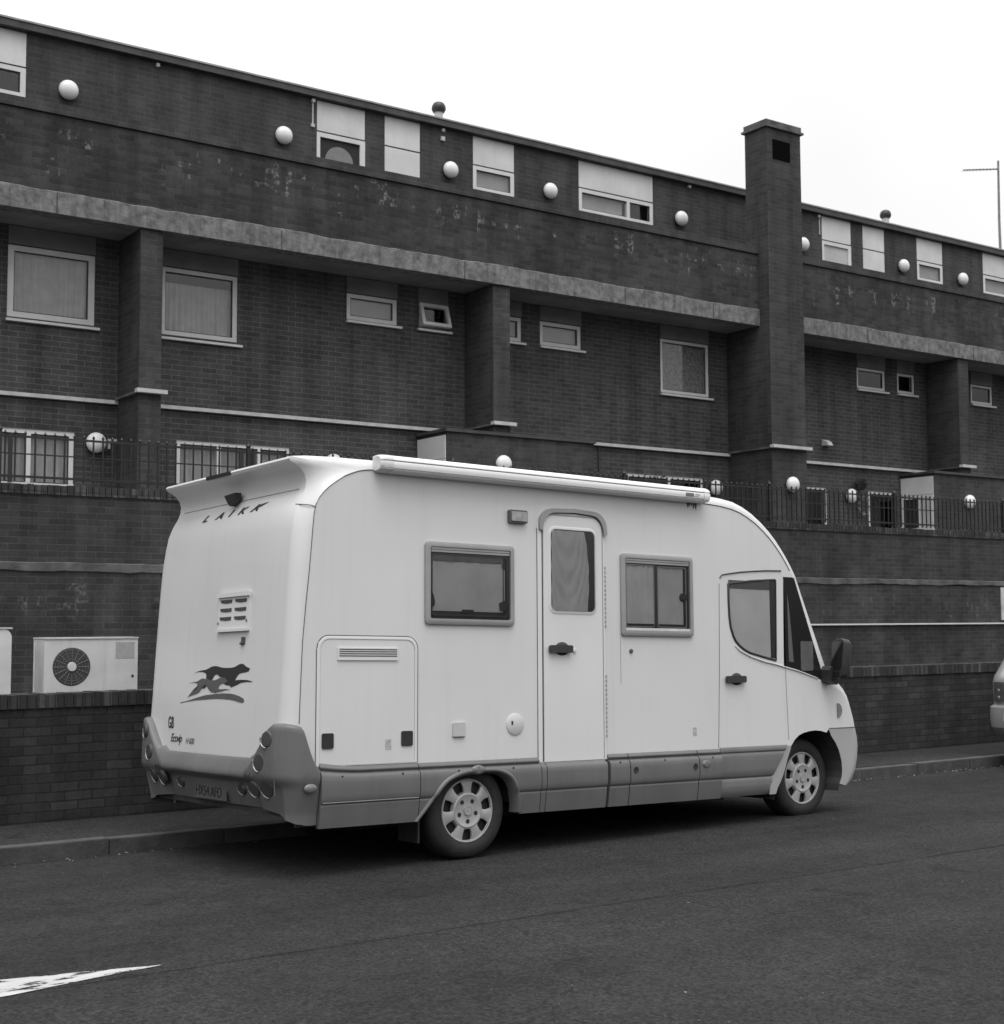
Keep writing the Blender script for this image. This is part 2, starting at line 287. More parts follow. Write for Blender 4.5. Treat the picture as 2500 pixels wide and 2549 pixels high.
# ------------------------------------------------------------------ helpers
def link(name, bm, mat, parent=None, smooth=None):
    me = D.meshes.new(name); bm.normal_update(); bm.to_mesh(me); bm.free()
    mats = mat if isinstance(mat, (list, tuple)) else [mat]
    for q in mats: me.materials.append(q)
    if smooth is not None:
        for p in me.polygons: p.use_smooth = True
        me.set_sharp_from_angle(angle=math.radians(smooth))
    o = D.objects.new(name, me); C.objects.link(o)
    if parent: o.parent = parent
    return o
def empty(name, loc=(0, 0, 0), label=None, cat=None, group=None):
    o = D.objects.new(name, None); C.objects.link(o); o.location = loc; o.empty_display_size = 0.2
    tag(o, label, cat, group); return o
def tag(o, label=None, cat=None, group=None, kind=None):
    if label: o['label'] = label
    if cat: o['category'] = cat
    if group: o['group'] = group
    if kind: o['kind'] = kind
    return o
def B(bm, x0, x1, y0, y1, z0, z1, bevel=0.0):
    vs = [bm.verts.new(p) for p in ((x0, y0, z0), (x1, y0, z0), (x1, y1, z0), (x0, y1, z0), (x0, y0, z1), (x1, y0, z1), (x1, y1, z1), (x0, y1, z1))]
    fs = [bm.faces.new([vs[i] for i in f]) for f in ((3, 2, 1, 0), (4, 5, 6, 7), (0, 1, 5, 4), (1, 2, 6, 5), (2, 3, 7, 6), (3, 0, 4, 7))]
    if bevel:
        es = list({e for f in fs for e in f.edges}); bmesh.ops.bevel(bm, geom=es, offset=bevel, segments=2, affect='EDGES', profile=0.7)
def newbm(): return bmesh.new()
def boxobj(name, mat, parent, *boxes, bevel=0.0):
    bm = newbm()
    for b in boxes: B(bm, *b, bevel=bevel)
    return link(name, bm, mat, parent)
def tube(bm, pts, r, seg=8, cap=True):
    pts = [Vector(p) for p in pts]; rings = []
    for i, p in enumerate(pts):
        if i == 0: d = pts[1]-pts[0]
        elif i == len(pts)-1: d = pts[-1]-pts[-2]
        else: d = (pts[i+1]-pts[i]).normalized() + (pts[i]-pts[i-1]).normalized()
        d.normalize(); a = Vector((0, 0, 1)) if abs(d.z) < 0.9 else Vector((1, 0, 0))
        u = d.cross(a).normalized(); v = d.cross(u)
        rr = r[i] if isinstance(r, (list, tuple)) else r
        rings.append([bm.verts.new(p + u*rr*math.cos(t) + v*rr*math.sin(t)) for t in [2*math.pi*k/seg for k in range(seg)]])
    for a, b in zip(rings, rings[1:]):
        for k in range(seg): bm.faces.new((a[k], a[(k+1) % seg], b[(k+1) % seg], b[k]))
    if cap: bm.faces.new(rings[0]); bm.faces.new(rings[-1][::-1])
def lathe(bm, prof, axis_o, axis, ref, seg=32, cap=True):
    """prof [(r, h)] along axis"""
    ax = Vector(axis).normalized(); u = Vector(ref).normalized(); v = ax.cross(u); o = Vector(axis_o); rings = []
    for r, h in prof:
        if r < 1e-6: rings.append([bm.verts.new(o+ax*h)])
        else: rings.append([bm.verts.new(o+ax*h+u*r*math.cos(t)+v*r*math.sin(t)) for t in [2*math.pi*k/seg for k in range(seg)]])
    for a, b in zip(rings, rings[1:]):
        for k in range(seg):
            k2 = (k+1) % seg
            if len(a) == 1 and len(b) == 1: continue
            if len(a) == 1: bm.faces.new((a[0], b[k2], b[k]))
            elif len(b) == 1: bm.faces.new((a[k], a[k2], b[0]))
            else: bm.faces.new((a[k], a[k2], b[k2], b[k]))
def rrect(x0, x1, z0, z1, r, n=5):
    rs = r if isinstance(r, (list, tuple)) else (r,)*4       # bl, br, tr, tl
    pts = []
    for (cx, cz, a0, rr) in ((x0+rs[0], z0+rs[0], 180, rs[0]), (x1-rs[1], z0+rs[1], 270, rs[1]), (x1-rs[2], z1-rs[2], 0, rs[2]), (x0+rs[3], z1-rs[3], 90, rs[3])):
        for k in range(n+1):
            a = math.radians(a0+90*k/n); pts.append((cx+rr*math.cos(a), cz+rr*math.sin(a)))
    return pts
def prism(bm, pts, y0, y1):
    """pts (x,z) polygon extruded from y0 (front, towards camera) to y1"""
    a = [bm.verts.new((x, y0, z)) for x, z in pts]; b = [bm.verts.new((x, y1, z)) for x, z in pts]; n = len(pts)
    bm.faces.new(a); bm.faces.new(b[::-1])
    for k in range(n): bm.faces.new((a[k], b[k], b[(k+1) % n], a[(k+1) % n]))
    bmesh.ops.recalc_face_normals(bm, faces=bm.faces)
def ring(bm, outp, inp, y0, y1, lip=0.0):
    """frame between two matching outlines"""
    n = len(outp)
    o0 = [bm.verts.new((x, y0+lip, z)) for x, z in outp]; i0 = [bm.verts.new((x, y0, z)) for x, z in inp]
    mid = [bm.verts.new(((a[0]+b[0])/2, y0-lip*0.3, (a[1]+b[1])/2)) for a, b in zip(outp, inp)]
    o1 = [bm.verts.new((x, y1, z)) for x, z in outp]; i1 = [bm.verts.new((x, y1, z)) for x, z in inp]
    for k in range(n):
        j = (k+1) % n
        bm.faces.new((o0[k], o0[j], mid[j], mid[k])); bm.faces.new((mid[k], mid[j], i0[j], i0[k]))
        bm.faces.new((o1[k], o1[j], o0[j], o0[k])); bm.faces.new((i0[k], i0[j], i1[j], i1[k])); bm.faces.new((i1[k], i1[j], o1[j], o1[k]))
    bmesh.ops.recalc_face_normals(bm, faces=bm.faces)
def line3(name, mat, parent, pts, r=0.003, seg=5):
    bm = newbm(); tube(bm, pts, r, seg); return link(name, bm, mat, parent, smooth=60)
def text_obj(name, body, mat, parent, origin, right, upv, size, sx=1.0, shear=0.0, space=1.0, thick=0.0008, bold=0.0):
    cu = D.curves.new(name, 'FONT'); cu.body = body; cu.size = 1.0; cu.space_character = space; cu.shear = shear; cu.extrude = 0.0; cu.offset = bold
    t = D.objects.new(name, cu); C.objects.link(t)
    dg = bpy.context.evaluated_depsgraph_get(); me = D.meshes.new_from_object(t.evaluated_get(dg)); D.objects.remove(t); D.curves.remove(cu)
    r = Vector(right).normalized()*size*sx; u = Vector(upv).normalized()*size; n = Vector(right).cross(Vector(upv)).normalized()
    bm = newbm(); bm.from_mesh(me); D.meshes.remove(me)
    for v in bm.verts: v.co = Vector(origin) + r*v.co.x + u*v.co.y
    res = bmesh.ops.extrude_face_region(bm, geom=list(bm.faces))
    for e in res['geom']:
        if isinstance(e, bmesh.types.BMVert): e.co += n*thick
    bmesh.ops.recalc_face_normals(bm, faces=bm.faces)
    return link(name, bm, mat, parent)

# ------------------------------------------------------------------ ground
def road_z(y):
    if y < 7.6: return 0.0
    return -0.0295*max(0.0, y-8.4) if y > 9.2 else -0.0295*0.8*((y-7.6)/1.6)**2
def strip_sheet(name, ys, zs, mat, x0=-60, x1=140, nx=50, kind='structure'):
    bm = newbm(); rows = []
    for y, z in zip(ys, zs): rows.append([bm.verts.new((x0+(x1-x0)*i/nx, y, z)) for i in range(nx+1)])
    for a, b in zip(rows, rows[1:]):
        for i in range(nx): bm.faces.new((a[i], a[i+1], b[i+1], b[i]))
    o = link(name, bm, mat, None, smooth=30); tag(o, kind=kind); return o
ys = [-30, -6, 0, 3, 6, 7.6, 8.0, 8.4, 8.8, 9.2, 9.8, 10.44]
strip_sheet('road', ys, [road_z(y) for y in ys], ROAD)
strip_sheet('pavement', [10.57, 11.0, 11.56], [0.052, 0.056, 0.06], PAVE)
g = boxobj('ground', GRD, None, (-400, 400, -400, 400, -1.2, -1.0)); tag(g, kind='structure')
g = boxobj('yard', GRD, None, (-60, 140, 11.77, 16.5, -0.9, 0.86)); tag(g, kind='structure')
# kerb stones: one run, with joints and small height differences
bm = newbm(); x = -20.0
while x < 60:
    L_ = 0.915; dz = random.uniform(-0.006, 0.006); dy = random.uniform(-0.008, 0.008)
    B(bm, x+0.003, x+L_-0.003, 10.445+dy, 10.57, -0.25, 0.056+dz, bevel=0.012); x += L_
k = link('kerb', bm, KERB); tag(k, kind='structure')
# gutter joint: thin dark debris line and dead leaves, stuff
bm = newbm()
for i in range(420):
    r = random.random()
    if r < 0.45: x, y = random.uniform(11.3, 16.5), 10.42-abs(random.gauss(0, 0.05))
    elif r < 0.55: x, y = random.uniform(2.5, 5), 10.42-abs(random.gauss(0, 0.06))
    else: x, y = random.uniform(0, 15), random.uniform(4.5, 10.2)
    s = random.uniform(0.004, 0.012) if r > 0.55 else random.uniform(0.008, 0.022)
    if r > 0.6 and random.random() < 0.6: continue
    a = random.uniform(0, 6.28); z = road_z(y)+0.004
    c, q = math.cos(a)*s, math.sin(a)*s
    vs = [bm.verts.new((x+c, y+q, z)), bm.verts.new((x-q*.6, y+c*.6, z+s*.5)), bm.verts.new((x-c, y-q, z+random.uniform(0, .4)*s)), bm.verts.new((x+q*.6, y-c*.6, z+s*.3))]
    bm.faces.new(vs)
o = link('fallen_leaves', bm, LEAF); tag(o, 'scattered dry leaves and grit lying on the road and in the gutter', 'leaves', kind='stuff')
# tapered white road marking, worn
bm = newbm()
top = [(2.70, 6.712), (2.35, 6.80), (1.95, 6.885), (1.2, 7.02), (0.4, 7.16), (-0.8, 7.37)]
bot = [(2.70, 6.708), (2.35, 6.655), (1.95, 6.57), (1.2, 6.52), (0.4, 6.50), (-0.8, 6.50)]
v0 = [bm.verts.new((x, y, 0.004)) for x, y in top]; v1 = [bm.verts.new((x, y, 0.004)) for x, y in bot]
for i in range(len(v0)-1): bm.faces.new((v1[i], v0[i], v0[i+1], v1[i+1]))
bmesh.ops.recalc_face_normals(bm, faces=bm.faces)
o = link('road_marking', bm, PAINT); tag(o, kind='structure')

# ------------------------------------------------------------------ garden wall by the pavement
gw = empty('garden_wall', (0, 11.56, 0), 'low dark brick wall with brick on edge coping behind the pavement', 'wall')
def world_child(o, p): o.matrix_parent_inverse = Matrix.Translation(p.location).inverted(); return o
o = boxobj('brickwork', BRW, gw, (-60, 140, 11.565, 11.775, -0.1, 0.965)); world_child(o, gw)
bm = newbm(); x = -4.0
while x < 40:
    dz = random.uniform(-0.005, 0.006); dy = random.uniform(-0.006, 0.004)
    B(bm, x+0.004, x+0.071, 11.548+dy, 11.79, 0.967, 1.078+dz); x += 0.075
o = link('coping', bm, [BRE], gw); world_child(o, gw)

# ------------------------------------------------------------------ apartment building
bd = empty('apartment_building', (0, 18.9, 0), 'long dark brick block of flats with white framed windows and a deck access top storey', 'apartment building')
def P(o): return world_child(o, bd)
def wall_open(name, mat, X0, X1, Z0, Z1, Y, opens, depth=0.11):
    xs = sorted({X0, X1} | {v for o in opens for v in (o[0], o[1])}); zs = sorted({Z0, Z1} | {v for o in opens for v in (o[2], o[3])})
    xs = [v for v in xs if X0 <= v <= X1]; zs = [v for v in zs if Z0 <= v <= Z1]
    bm = newbm()
    for a, b in zip(xs, xs[1:]):
        for c, d in zip(zs, zs[1:]):
            mx_, mz = (a+b)/2, (c+d)/2
            if any(o[0] < mx_ < o[1] and o[2] < mz < o[3] for o in opens): continue
            bm.faces.new([bm.verts.new(p) for p in ((a, Y, c), (b, Y, c), (b, Y, d), (a, Y, d))])
    for (a, b, c, d) in opens:
        for q in (((a, Y, c), (a, Y, d), (a, Y+depth, d), (a, Y+depth, c)), ((b, Y, c), (b, Y+depth, c), (b, Y+depth, d), (b, Y, d)),
                  ((a, Y, d), (b, Y, d), (b, Y+depth, d), (a, Y+depth, d)), ((a, Y, c), (a, Y+depth, c), (b, Y+depth, c), (b, Y, c))):
            bm.faces.new([bm.verts.new(p) for p in q])
    bmesh.ops.remove_doubles(bm, verts=bm.verts, dist=1e-5)
    return P(link(name, bm, mat, bd))
def curtain_mesh(x0, x1, z0, z1, y, amp=0.012, waves=14, nx=80, lean=0.004):
    bm = newbm(); ph = random.uniform(0, 6)
    lo, hi = [], []
    for i in range(nx+1):
        t = i/nx; x = x0+(x1-x0)*t
        yy = y + amp*math.sin(ph+waves*2*math.pi*t+1.3*math.sin(9*t)) + amp*0.4*math.sin(3+waves*4.7*t)
        lo.append(bm.verts.new((x, yy, z0))); hi.append(bm.verts.new((x, yy+lean, z1)))
    for i in range(nx): bm.faces.new((lo[i], lo[i+1], hi[i+1], hi[i]))
    return bm
def window(x0, x1, z0, z1, Y, fr=0.07, mull=(), inner=True, cur=None, curtop=None, sill=True, gap=0.0, mat=None, wide_bottom=0.0, dark_cells=()):
    """frame set in a reveal whose face is Y; frame front at Y+0.02"""
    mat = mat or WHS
    bm = newbm(); a, b = Y+0.015, Y+0.085
    B(bm, x0, x0+fr, a, b, z0, z1); B(bm, x1-fr, x1, a, b, z0, z1)
    B(bm, x0+fr, x1-fr, a, b, z1-fr*0.85, z1); B(bm, x0+fr, x1-fr, a, b, z0, z0+fr*0.9+wide_bottom)
    for mxx in mull: B(bm, mxx-fr*0.45, mxx+fr*0.45, a-0.004, b-0.002, z0+fr*0.9, z1-fr*0.85)
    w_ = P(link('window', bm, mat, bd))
    o = boxobj('pane', GLS, w_, (x0+fr*0.6, x1-fr*0.6, Y+0.045, Y+0.05, z0+fr*0.5, z1-fr*0.5))
    if inner:   # thin dark gasket line round the glass
        bm = newbm(); e = 0.014; xa, xb, za, zb = x0+fr, x1-fr, z0+fr*0.9+wide_bottom, z1-fr*0.85
        for q in ((xa, xa+e, za, zb), (xb-e, xb, za, zb), (xa+e, xb-e, za, za+e), (xa+e, xb-e, zb-e, zb)): B(bm, q[0], q[1], Y+0.03, Y+0.044, q[2], q[3])
        link('gasket', bm, BLK, w_)
    boxobj('room_backing', DARK, w_, (x0, x1, Y+0.32, Y+0.34, z0, z1))
    if cur:
        ct = curtop if curtop is not None else z1
        if cur is BLIND: boxobj('blind', cur, w_, (x0+0.03, x1-0.03, Y+0.09, Y+0.095, z0+0.01, ct))
        else: link('curtain', curtain_mesh(x0+0.03, x1-0.03, z0+0.02, ct, Y+0.12), cur, w_, smooth=80)
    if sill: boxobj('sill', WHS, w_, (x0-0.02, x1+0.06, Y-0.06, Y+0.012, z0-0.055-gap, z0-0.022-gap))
    return w_
FY = 18.9; TY = 19.5; XL, XR = -6.0, 60.0
U = 11.4
# first floor: six rectangles per 11.4 m house unit
big = [(5.36, 6.53, 5.66, 6.62), (7.47, 8.63, 5.66, 6.62), (16.72, 17.88, 5.66, 6.62), (28.12, 29.28, 5.66, 6.62), (18.9+U, 20.03+U, 5.66, 6.62)]
small = [(10.42, 11.31, 6.22, 6.62), (11.69, 12.24, 6.24, 6.62), (13.14, 13.69, 6.22, 6.62), (14.07, 14.94, 6.22, 6.62), (21.86, 22.70, 6.20, 6.61), (23.07, 23.60, 6.21, 6.61), (24.6, 24.95, 6.21, 6.61), (25.43, 26.16, 6.20, 6.60)]
wall_open('wall', BR, XL, XR, 4.66, 6.885, FY, big+small)
for i, q in enumerate(big):
    if i == 0: window(*q, FY, 0.085, cur=NET, gap=0.01)
    elif i == 1: window(*q, FY, 0.07, cur=NET, curtop=6.43, gap=0.02)
    else:
        w7 = window(*q, FY, 0.06); boxobj('lace_curtain', LACE, w7, (q[0]+0.04, q[1]-0.04, FY+0.09, FY+0.094, q[2]+0.02, q[3]-0.02))
for i, q in enumerate(small):
    if i == 1:
        # top hung casement pushed open
        w_ = window(q[0], q[1], q[2], q[3], FY, 0.03, inner=False, mat=PAND)
        bm = newbm(); f = 0.055; x0, x1, z0, z1 = q[0]+0.01, q[1]-0.01, 0.0, q[3]-q[2]
        for bb in ((x0, x0+f, -0.03, 0.02, -z1, 0), (x1-f, x1, -0.03, 0.02, -z1, 0), (x0+f, x1-f, -0.03, 0.02, -f, 0), (x0+f, x1-f, -0.03, 0.02, -z1, -z1+f)): B(bm, *bb)
        rot = Matrix.Rotation(math.radians(-17), 4, 'X')
        for v in bm.verts: v.co = (rot @ (v.co-Vector((0, 0, 0)))) + Vector((0, FY-0.01, q[3]))
        link('open_casement', bm, WHS, w_)
    else:
        window(*q, FY, 0.07 if i < 4 else 0.055, cur=(BLIND if i in (0, 3) else (BLIND if i == 2 else None)), wide_bottom=0.0)
# dark infill panels above the windows up to the soffit
for q in big+small:
    boxobj('spandrel_panel', PAND, bd, (q[0], q[1], FY-0.012, FY-0.001, q[3]+0.012, 6.872))
    P(D.objects[-1]) if False else None
for o in [o for o in D.objects if o.name.startswith('spandrel_panel')]: P(o)
# ground floor wall with openings
gf = [(4.6, 6.29, 3.42, 4.19), (7.73, 9.48, 3.42, 4.19), (15.91, 17.70, 3.42, 4.18), (20.1, 20.93, 2.75, 4.17), (22.12, 22.96, 2.75, 4.17), (8.7+U*2, 9.5+U*2, 3.4, 4.19)]
wall_open('wall', BR, XL, XR, 2.6, 4.60, FY, gf)
g1 = window(4.6, 6.29, 3.42, 4.19, FY, 0.07, mull=(5.68,), cur=NET, sill=False, mat=WH)
g2 = window(7.73, 9.48, 3.42, 4.19, FY, 0.06, mull=(8.37, 9.0), cur=NET, sill=False, mat=WH)
boxobj('open_vent_shadow', BLK, g2, (8.68, 8.74, FY-0.02, FY+0.01, 3.48, 4.10), (8.86, 8.92, FY-0.02, FY+0.01, 3.48, 4.10))  # black strips paint the shadow of open casements, here and on g1
boxobj('open_vent_shadow', BLK, g1, (5.42, 5.47, FY-0.02, FY+0.01, 3.48, 4.12))
window(15.91, 17.70, 3.42, 4.18, FY, 0.06, mull=(16.9,), cur=None, sill=False, mat=WH)
window(20.1, 20.93, 2.75, 4.17, FY, 0.05, sill=False, mat=WH)
window(22.12, 22.96, 2.75, 4.17, FY, 0.06, sill=False, mat=WH)
window(8.7+U*2, 9.5+U*2, 3.4, 4.19, FY, 0.06, cur=NET, sill=False, mat=WH)
# first pale ledge, running between piers, and stepping round them
piers = [(6.86, 7.17), (12.56, 12.88), (23.95, 24.27), (30.0, 30.32)]
CH0, CH1 = 18.33, 19.20
segs = []; xs = [XL] + [v for p in sorted(piers+[(CH0, CH1)]) for v in p] + [XR]
for i in range(0, len(xs), 2): segs.append((xs[i], xs[i+1]))
bm = newbm()
for a, b in segs: B(bm, a+0.002, b-0.002, FY-0.075, FY+0.02, 4.605, 4.655)
P(link('ledge', bm, LEDGE, bd))
for a, b, yf in [(a, b, 18.085) for a, b in piers]+[(CH0, CH1, 17.795)]:
    bm = newbm(); B(bm, a-0.055, b+0.055, yf-0.095, yf-0.001, 4.665, 4.718); P(link('pier_ledge', bm, LEDGE, bd))
    bm = newbm(); B(bm, a-0.055, a-0.002, yf, FY-0.08, 4.655, 4.685); P(link('shaded_side_ledge', bm, CONC2, bd))  # same pale ledge; shade on pier sides put into a darker material
for a, b in piers: P(boxobj('pier', BRC, bd, (a, b, 18.09, FY+0.02, 2.6, 6.88)))
# deck slab, concrete edge beam with a ragged top, parapet and its coping
P(boxobj('deck_slab', SLAB, bd, (XL, XR, 18.3, TY+0.1, 6.885, 7.10)))
def beam(x0, x1):
    bm = newbm(); n = int((x1-x0)/0.09); pf = []
    random.seed(int(x0*10)); h = 0
    for i in range(n+1):
        x = x0+(x1-x0)*i/n; h = 0.8*h+random.uniform(-0.008, 0.008)
        pf.append([(x, 18.04, 6.88), (x, 18.04, 7.165+h), (x, 18.075, 7.185+h)])
    rows = [[bm.verts.new(p) for p in q]+[bm.verts.new((q[0][0], 18.3, 6.88))] for q in pf]
    for a, b in zip(rows, rows[1:]):
        bm.faces.new((a[0], b[0], b[1], a[1])); bm.faces.new((a[1], b[1], b[2], a[2])); bm.faces.new((a[3], b[3], b[0], a[0]))
    P(link('edge_beam', bm, CONC, bd))
beam(XL, CH0-0.002); beam(CH1+0.002, XR)
for jx in (5.72, 8.9, 12.0, 15.2, 17.2, 21.2, 24.4, 27.6): P(boxobj('beam_joint', FASC, bd, (jx-0.006, jx+0.006, 18.034, 18.0395, 6.882, 7.15)))
for a, b in ((XL, CH0-0.001), (CH1+0.001, XR)):
    P(boxobj('parapet', BRP, bd, (a, b, 18.065, 18.29, 7.10, 8.165)))
    P(boxobj('parapet_coping', BRT, bd, (a, b, 18.035, 18.31, 8.185, 8.315)))
    P(boxobj('coping_shadow_strip', BLK, bd, (a, b, 18.075, 18.28, 8.165, 8.185)))  # black strip painting the shadow line under the coping overhang
# top storey
tw = []
def unit_top(k):
    o = k*U
    return [('a', 10.21+o, 11.07+o), ('b', 11.43+o, 12.10+o), ('c', 13.14+o, 13.99+o), ('d', 15.39+o, 17.12+o)]
alltop = [t for k in (-2, -1, 0, 1, 2, 3) for t in unit_top(k)]
wall_open('wall', BRT, XL, XR, 7.1, 9.80, TY, [(a, b, 8.0 if t != 'c' and t != 'd' else 8.62, 9.765) for t, a, b in alltop if a > XL and b < XR])
for k in (-2, -1, 0, 1, 2, 3):
    for t, a, b in unit_top(k):
        if a < XL or b > XR: continue
        P(boxobj('white_panel', PAN, bd, (a+0.004, b-0.004, TY+0.004, TY+0.03, 9.285, 9.76)))
        P(boxobj('panel_joint', BLK, bd, (a+0.004, b-0.004, TY+0.02, TY+0.04, 9.262, 9.284)))
        if t == 'b':
            P(boxobj('white_panel', PAN, bd, (a+0.004, b-0.004, TY+0.004, TY+0.03, 8.0, 9.26)))
        elif t == 'a':
            # front door in a white frame, with a half round fanlight
            bm = newbm(); B(bm, a, a+0.06, TY+0.0, TY+0.07, 8.0, 9.26); B(bm, b-0.09, b, TY, TY+0.07, 8.0, 9.26); B(bm, a+0.06, b-0.09, TY, TY+0.07, 9.19, 9.26)
            d = P(link('front_door', bm, WH, bd))
            boxobj('door_leaf', DARK if k < 1 else BLIND, d, (a+0.06, b-0.09, TY+0.03, TY+0.06, 8.0, 9.19))
            if k < 1:
                bm = newbm(); cx, r = (a+b)/2-0.02, 0.25
                prism(bm, [(cx+r*math.cos(math.radians(q)), 8.84+r*math.sin(math.radians(q))) for q in range(0, 181, 12)], TY+0.022, TY+0.032)
                link('fanlight', bm, DEC3, d)
        else:
            window(a, b, 8.62 if t == 'c' else 8.62, 9.262, TY-0.01, 0.075, mull=((a+1.14,) if t == 'd' else ()), cur=(BLIND if t == 'c' else None), sill=False, mat=WH, wide_bottom=0.22)
            boxobj('blind', BLIND, bd, (a+0.05, a+1.06, TY+0.09, TY+0.1, 8.65, 9.2)) if t == 'd' else None
for o in [o for o in D.objects if o.name.startswith('blind') and o.parent == bd]: P(o)
# roof: fascia, pale edge trim, slab; gutter string with drips
P(boxobj('fascia', FASC, bd, (XL, XR, 19.40, 19.5, 9.775, 9.872)))
P(boxobj('roof_edge', FELT, bd, (XL, XR, 19.385, 19.46, 9.874, 9.90)))
P(boxobj('roof', FELT, bd, (XL, XR, 19.5, 28.0, 9.802, 9.885)))
P(boxobj('rear_wall', BR, bd, (XL, XR, 27.8, 28.0, -1.0, 9.79)))
P(boxobj('end_wall', BR, bd, (XL-0.25, XL, 18.9, 27.79, -1.0, 9.79), (XR, XR+0.25, 18.9, 27.79, -1.0, 9.79)))
for px in (13.1, 24.77):
    bm = newbm(); lathe(bm, [(0.075, 9.6), (0.075, 10.46)], (px, 20.5, 0), (0, 0, 1), (1, 0, 0), 20)
    fl = P(link('roof_vent', bm, PIPE, bd, smooth=40))
    bm = newbm(); lathe(bm, [(0.02, 10.44), (0.10, 10.45), (0.125, 10.50), (0.12, 10.56), (0.09, 10.61), (0.05, 10.63), (0, 10.635)], (px, 20.5, 0), (0, 0, 1), (1, 0, 0), 20)
    link('cowl', bm, BLK, fl, smooth=50)
# small white fittings and cables under the eaves
bm = newbm()
for cx in (7.6, 10.13, 12.53, 18.0, 21.5):
    B(bm, cx-0.025, cx+0.025, TY-0.05, TY-0.001, 9.70, 9.75)
B(bm, 10.12, 10.14, TY-0.02, TY-0.001, 9.36, 9.70); B(bm, 10.10, 10.16, TY-0.03, TY-0.001, 9.31, 9.36); B(bm, 12.49, 12.56, TY-0.04, TY-0.001, 9.55, 9.62)
B(bm, 21.52, 21.54, TY-0.02, TY-0.001, 9.36, 9.70)
P(link('cable', bm, PIPE, bd))
# chimney stack: shaft joined to the pier below, cap and vent opening
bm = newbm()
B(bm, CH0, CH1, 17.80, 18.34, 2.6, 10.46)
ch = P(link('chimney', bm, BRC, bd))
boxobj('chimney_pier', BRC, ch, (CH0+0.003, CH1-0.003, 18.341, FY+0.02, 2.6, 6.88))
boxobj('chimney_cap', CONC2, ch, (CH0-0.05, CH1+0.05, 17.755, 18.385, 10.462, 10.50), (CH0-0.015, CH1+0.015, 17.785, 18.355, 10.50, 10.60))
boxobj('chimney_vent', M_('vent_void', 0.006, 1.0, 0.1, 4, spec=0.0), ch, (18.48, 18.92, 17.79, 17.799, 9.90, 10.26))
# entrance porches: brick block, white side panel with glazed door below
for ox in (0, U):
    x0 = 11.66+ox
    bm = newbm(); B(bm, x0+0.02, x0+(2.86 if ox == 0 else 2.3), 18.06, 18.88, 2.6, 4.50)
    po = P(link('porch', bm, BRC, bd))
    boxobj('porch_roof', FASC, po, (x0-0.02, x0+(2.88 if ox == 0 else 2.32), 18.02, 18.885, 4.502, 4.55))
    boxobj('side_panel', PAN, po, (x0, x0+0.018, 18.08, 18.87, 4.10, 4.45))
    boxobj('glazed_door', WH, po, (x0-0.01, x0+0.018, 18.08, 18.14, 2.7, 4.09), (x0-0.01, x0+0.018, 18.42, 18.47, 2.7, 4.09), (x0-0.01, x0+0.018, 18.81, 18.87, 2.7, 4.09), (x0-0.008, x0+0.016, 18.14, 18.81, 4.02, 4.09), (x0-0.008, x0+0.016, 18.14, 18.81, 3.38, 3.44))
    boxobj('door_glass', BLIND, po, (x0+0.001, x0+0.017, 18.14, 18.42, 2.7, 4.02)); boxobj('door_glass', DARK, po, (x0+0.001, x0+0.017, 18.47, 18.81, 2.7, 4.02))
# walkway floor and the lower front wall that carries it
P(boxobj('walkway', SLAB, bd, (XL, XR, 16.62, FY+0.3, 2.35, 2.62)))
P(boxobj('lower_wall', BRL, bd, (XL, XR, 16.40, 16.62, 2.335, 3.105)))
P(boxobj('lower_wall', BRL, bd, (XL, XR, 16.405, 16.62, 0.5, 2.235)))
bm = newbm(); rows = []; random.seed(5); h = 0
n = 500
for i in range(n+1):
    x = XL+(XR-XL)*i/n; h = 0.75*h+random.uniform(-0.010, 0.010); h2 = random.uniform(-0.006, 0.006)
    y = 16.385+random.uniform(-0.006, 0.006)
    rows.append([bm.verts.new((x, 16.405, 2.235+h)), bm.verts.new((x, y, 2.245+h)), bm.verts.new((x, y, 2.325+h2)), bm.verts.new((x, 16.405, 2.337+h2))])
for a, b in zip(rows, rows[1:]):
    for j in range(3): bm.faces.new((a[j], b[j], b[j+1], a[j+1]))
P(link('slab_edge', bm, CONC2, bd))
bm = newbm(); x = 2.0
while x < 36:
    dz = random.uniform(-0.006, 0.006); dy = random.uniform(-0.006, 0.006)
    B(bm, x+0.005, x+0.070, 16.375+dy, 16.64, 3.112, 3.222+dz); x += 0.075
cp = P(link('wall_coping', bm, BRE, bd))
P(boxobj('coping_bed', BLK, bd, (XL, XR, 16.398, 16.63, 3.10, 3.118)))
P(boxobj('white_conduit', WH, bd, (15.0, 34.0, 16.35, 16.398, 1.548, 1.572)))
P(boxobj('louvre_panel', PIPE, bd, (22.76, 24.2, 16.38, 16.399, 1.62, 2.22)))
P(boxobj('wall_vent', PIPE, bd, (6.74, 6.90, FY-0.03, FY-0.002, 4.10, 4.13), (6.74, 6.77, FY-0.03, FY-0.002, 3.99, 4.099)))
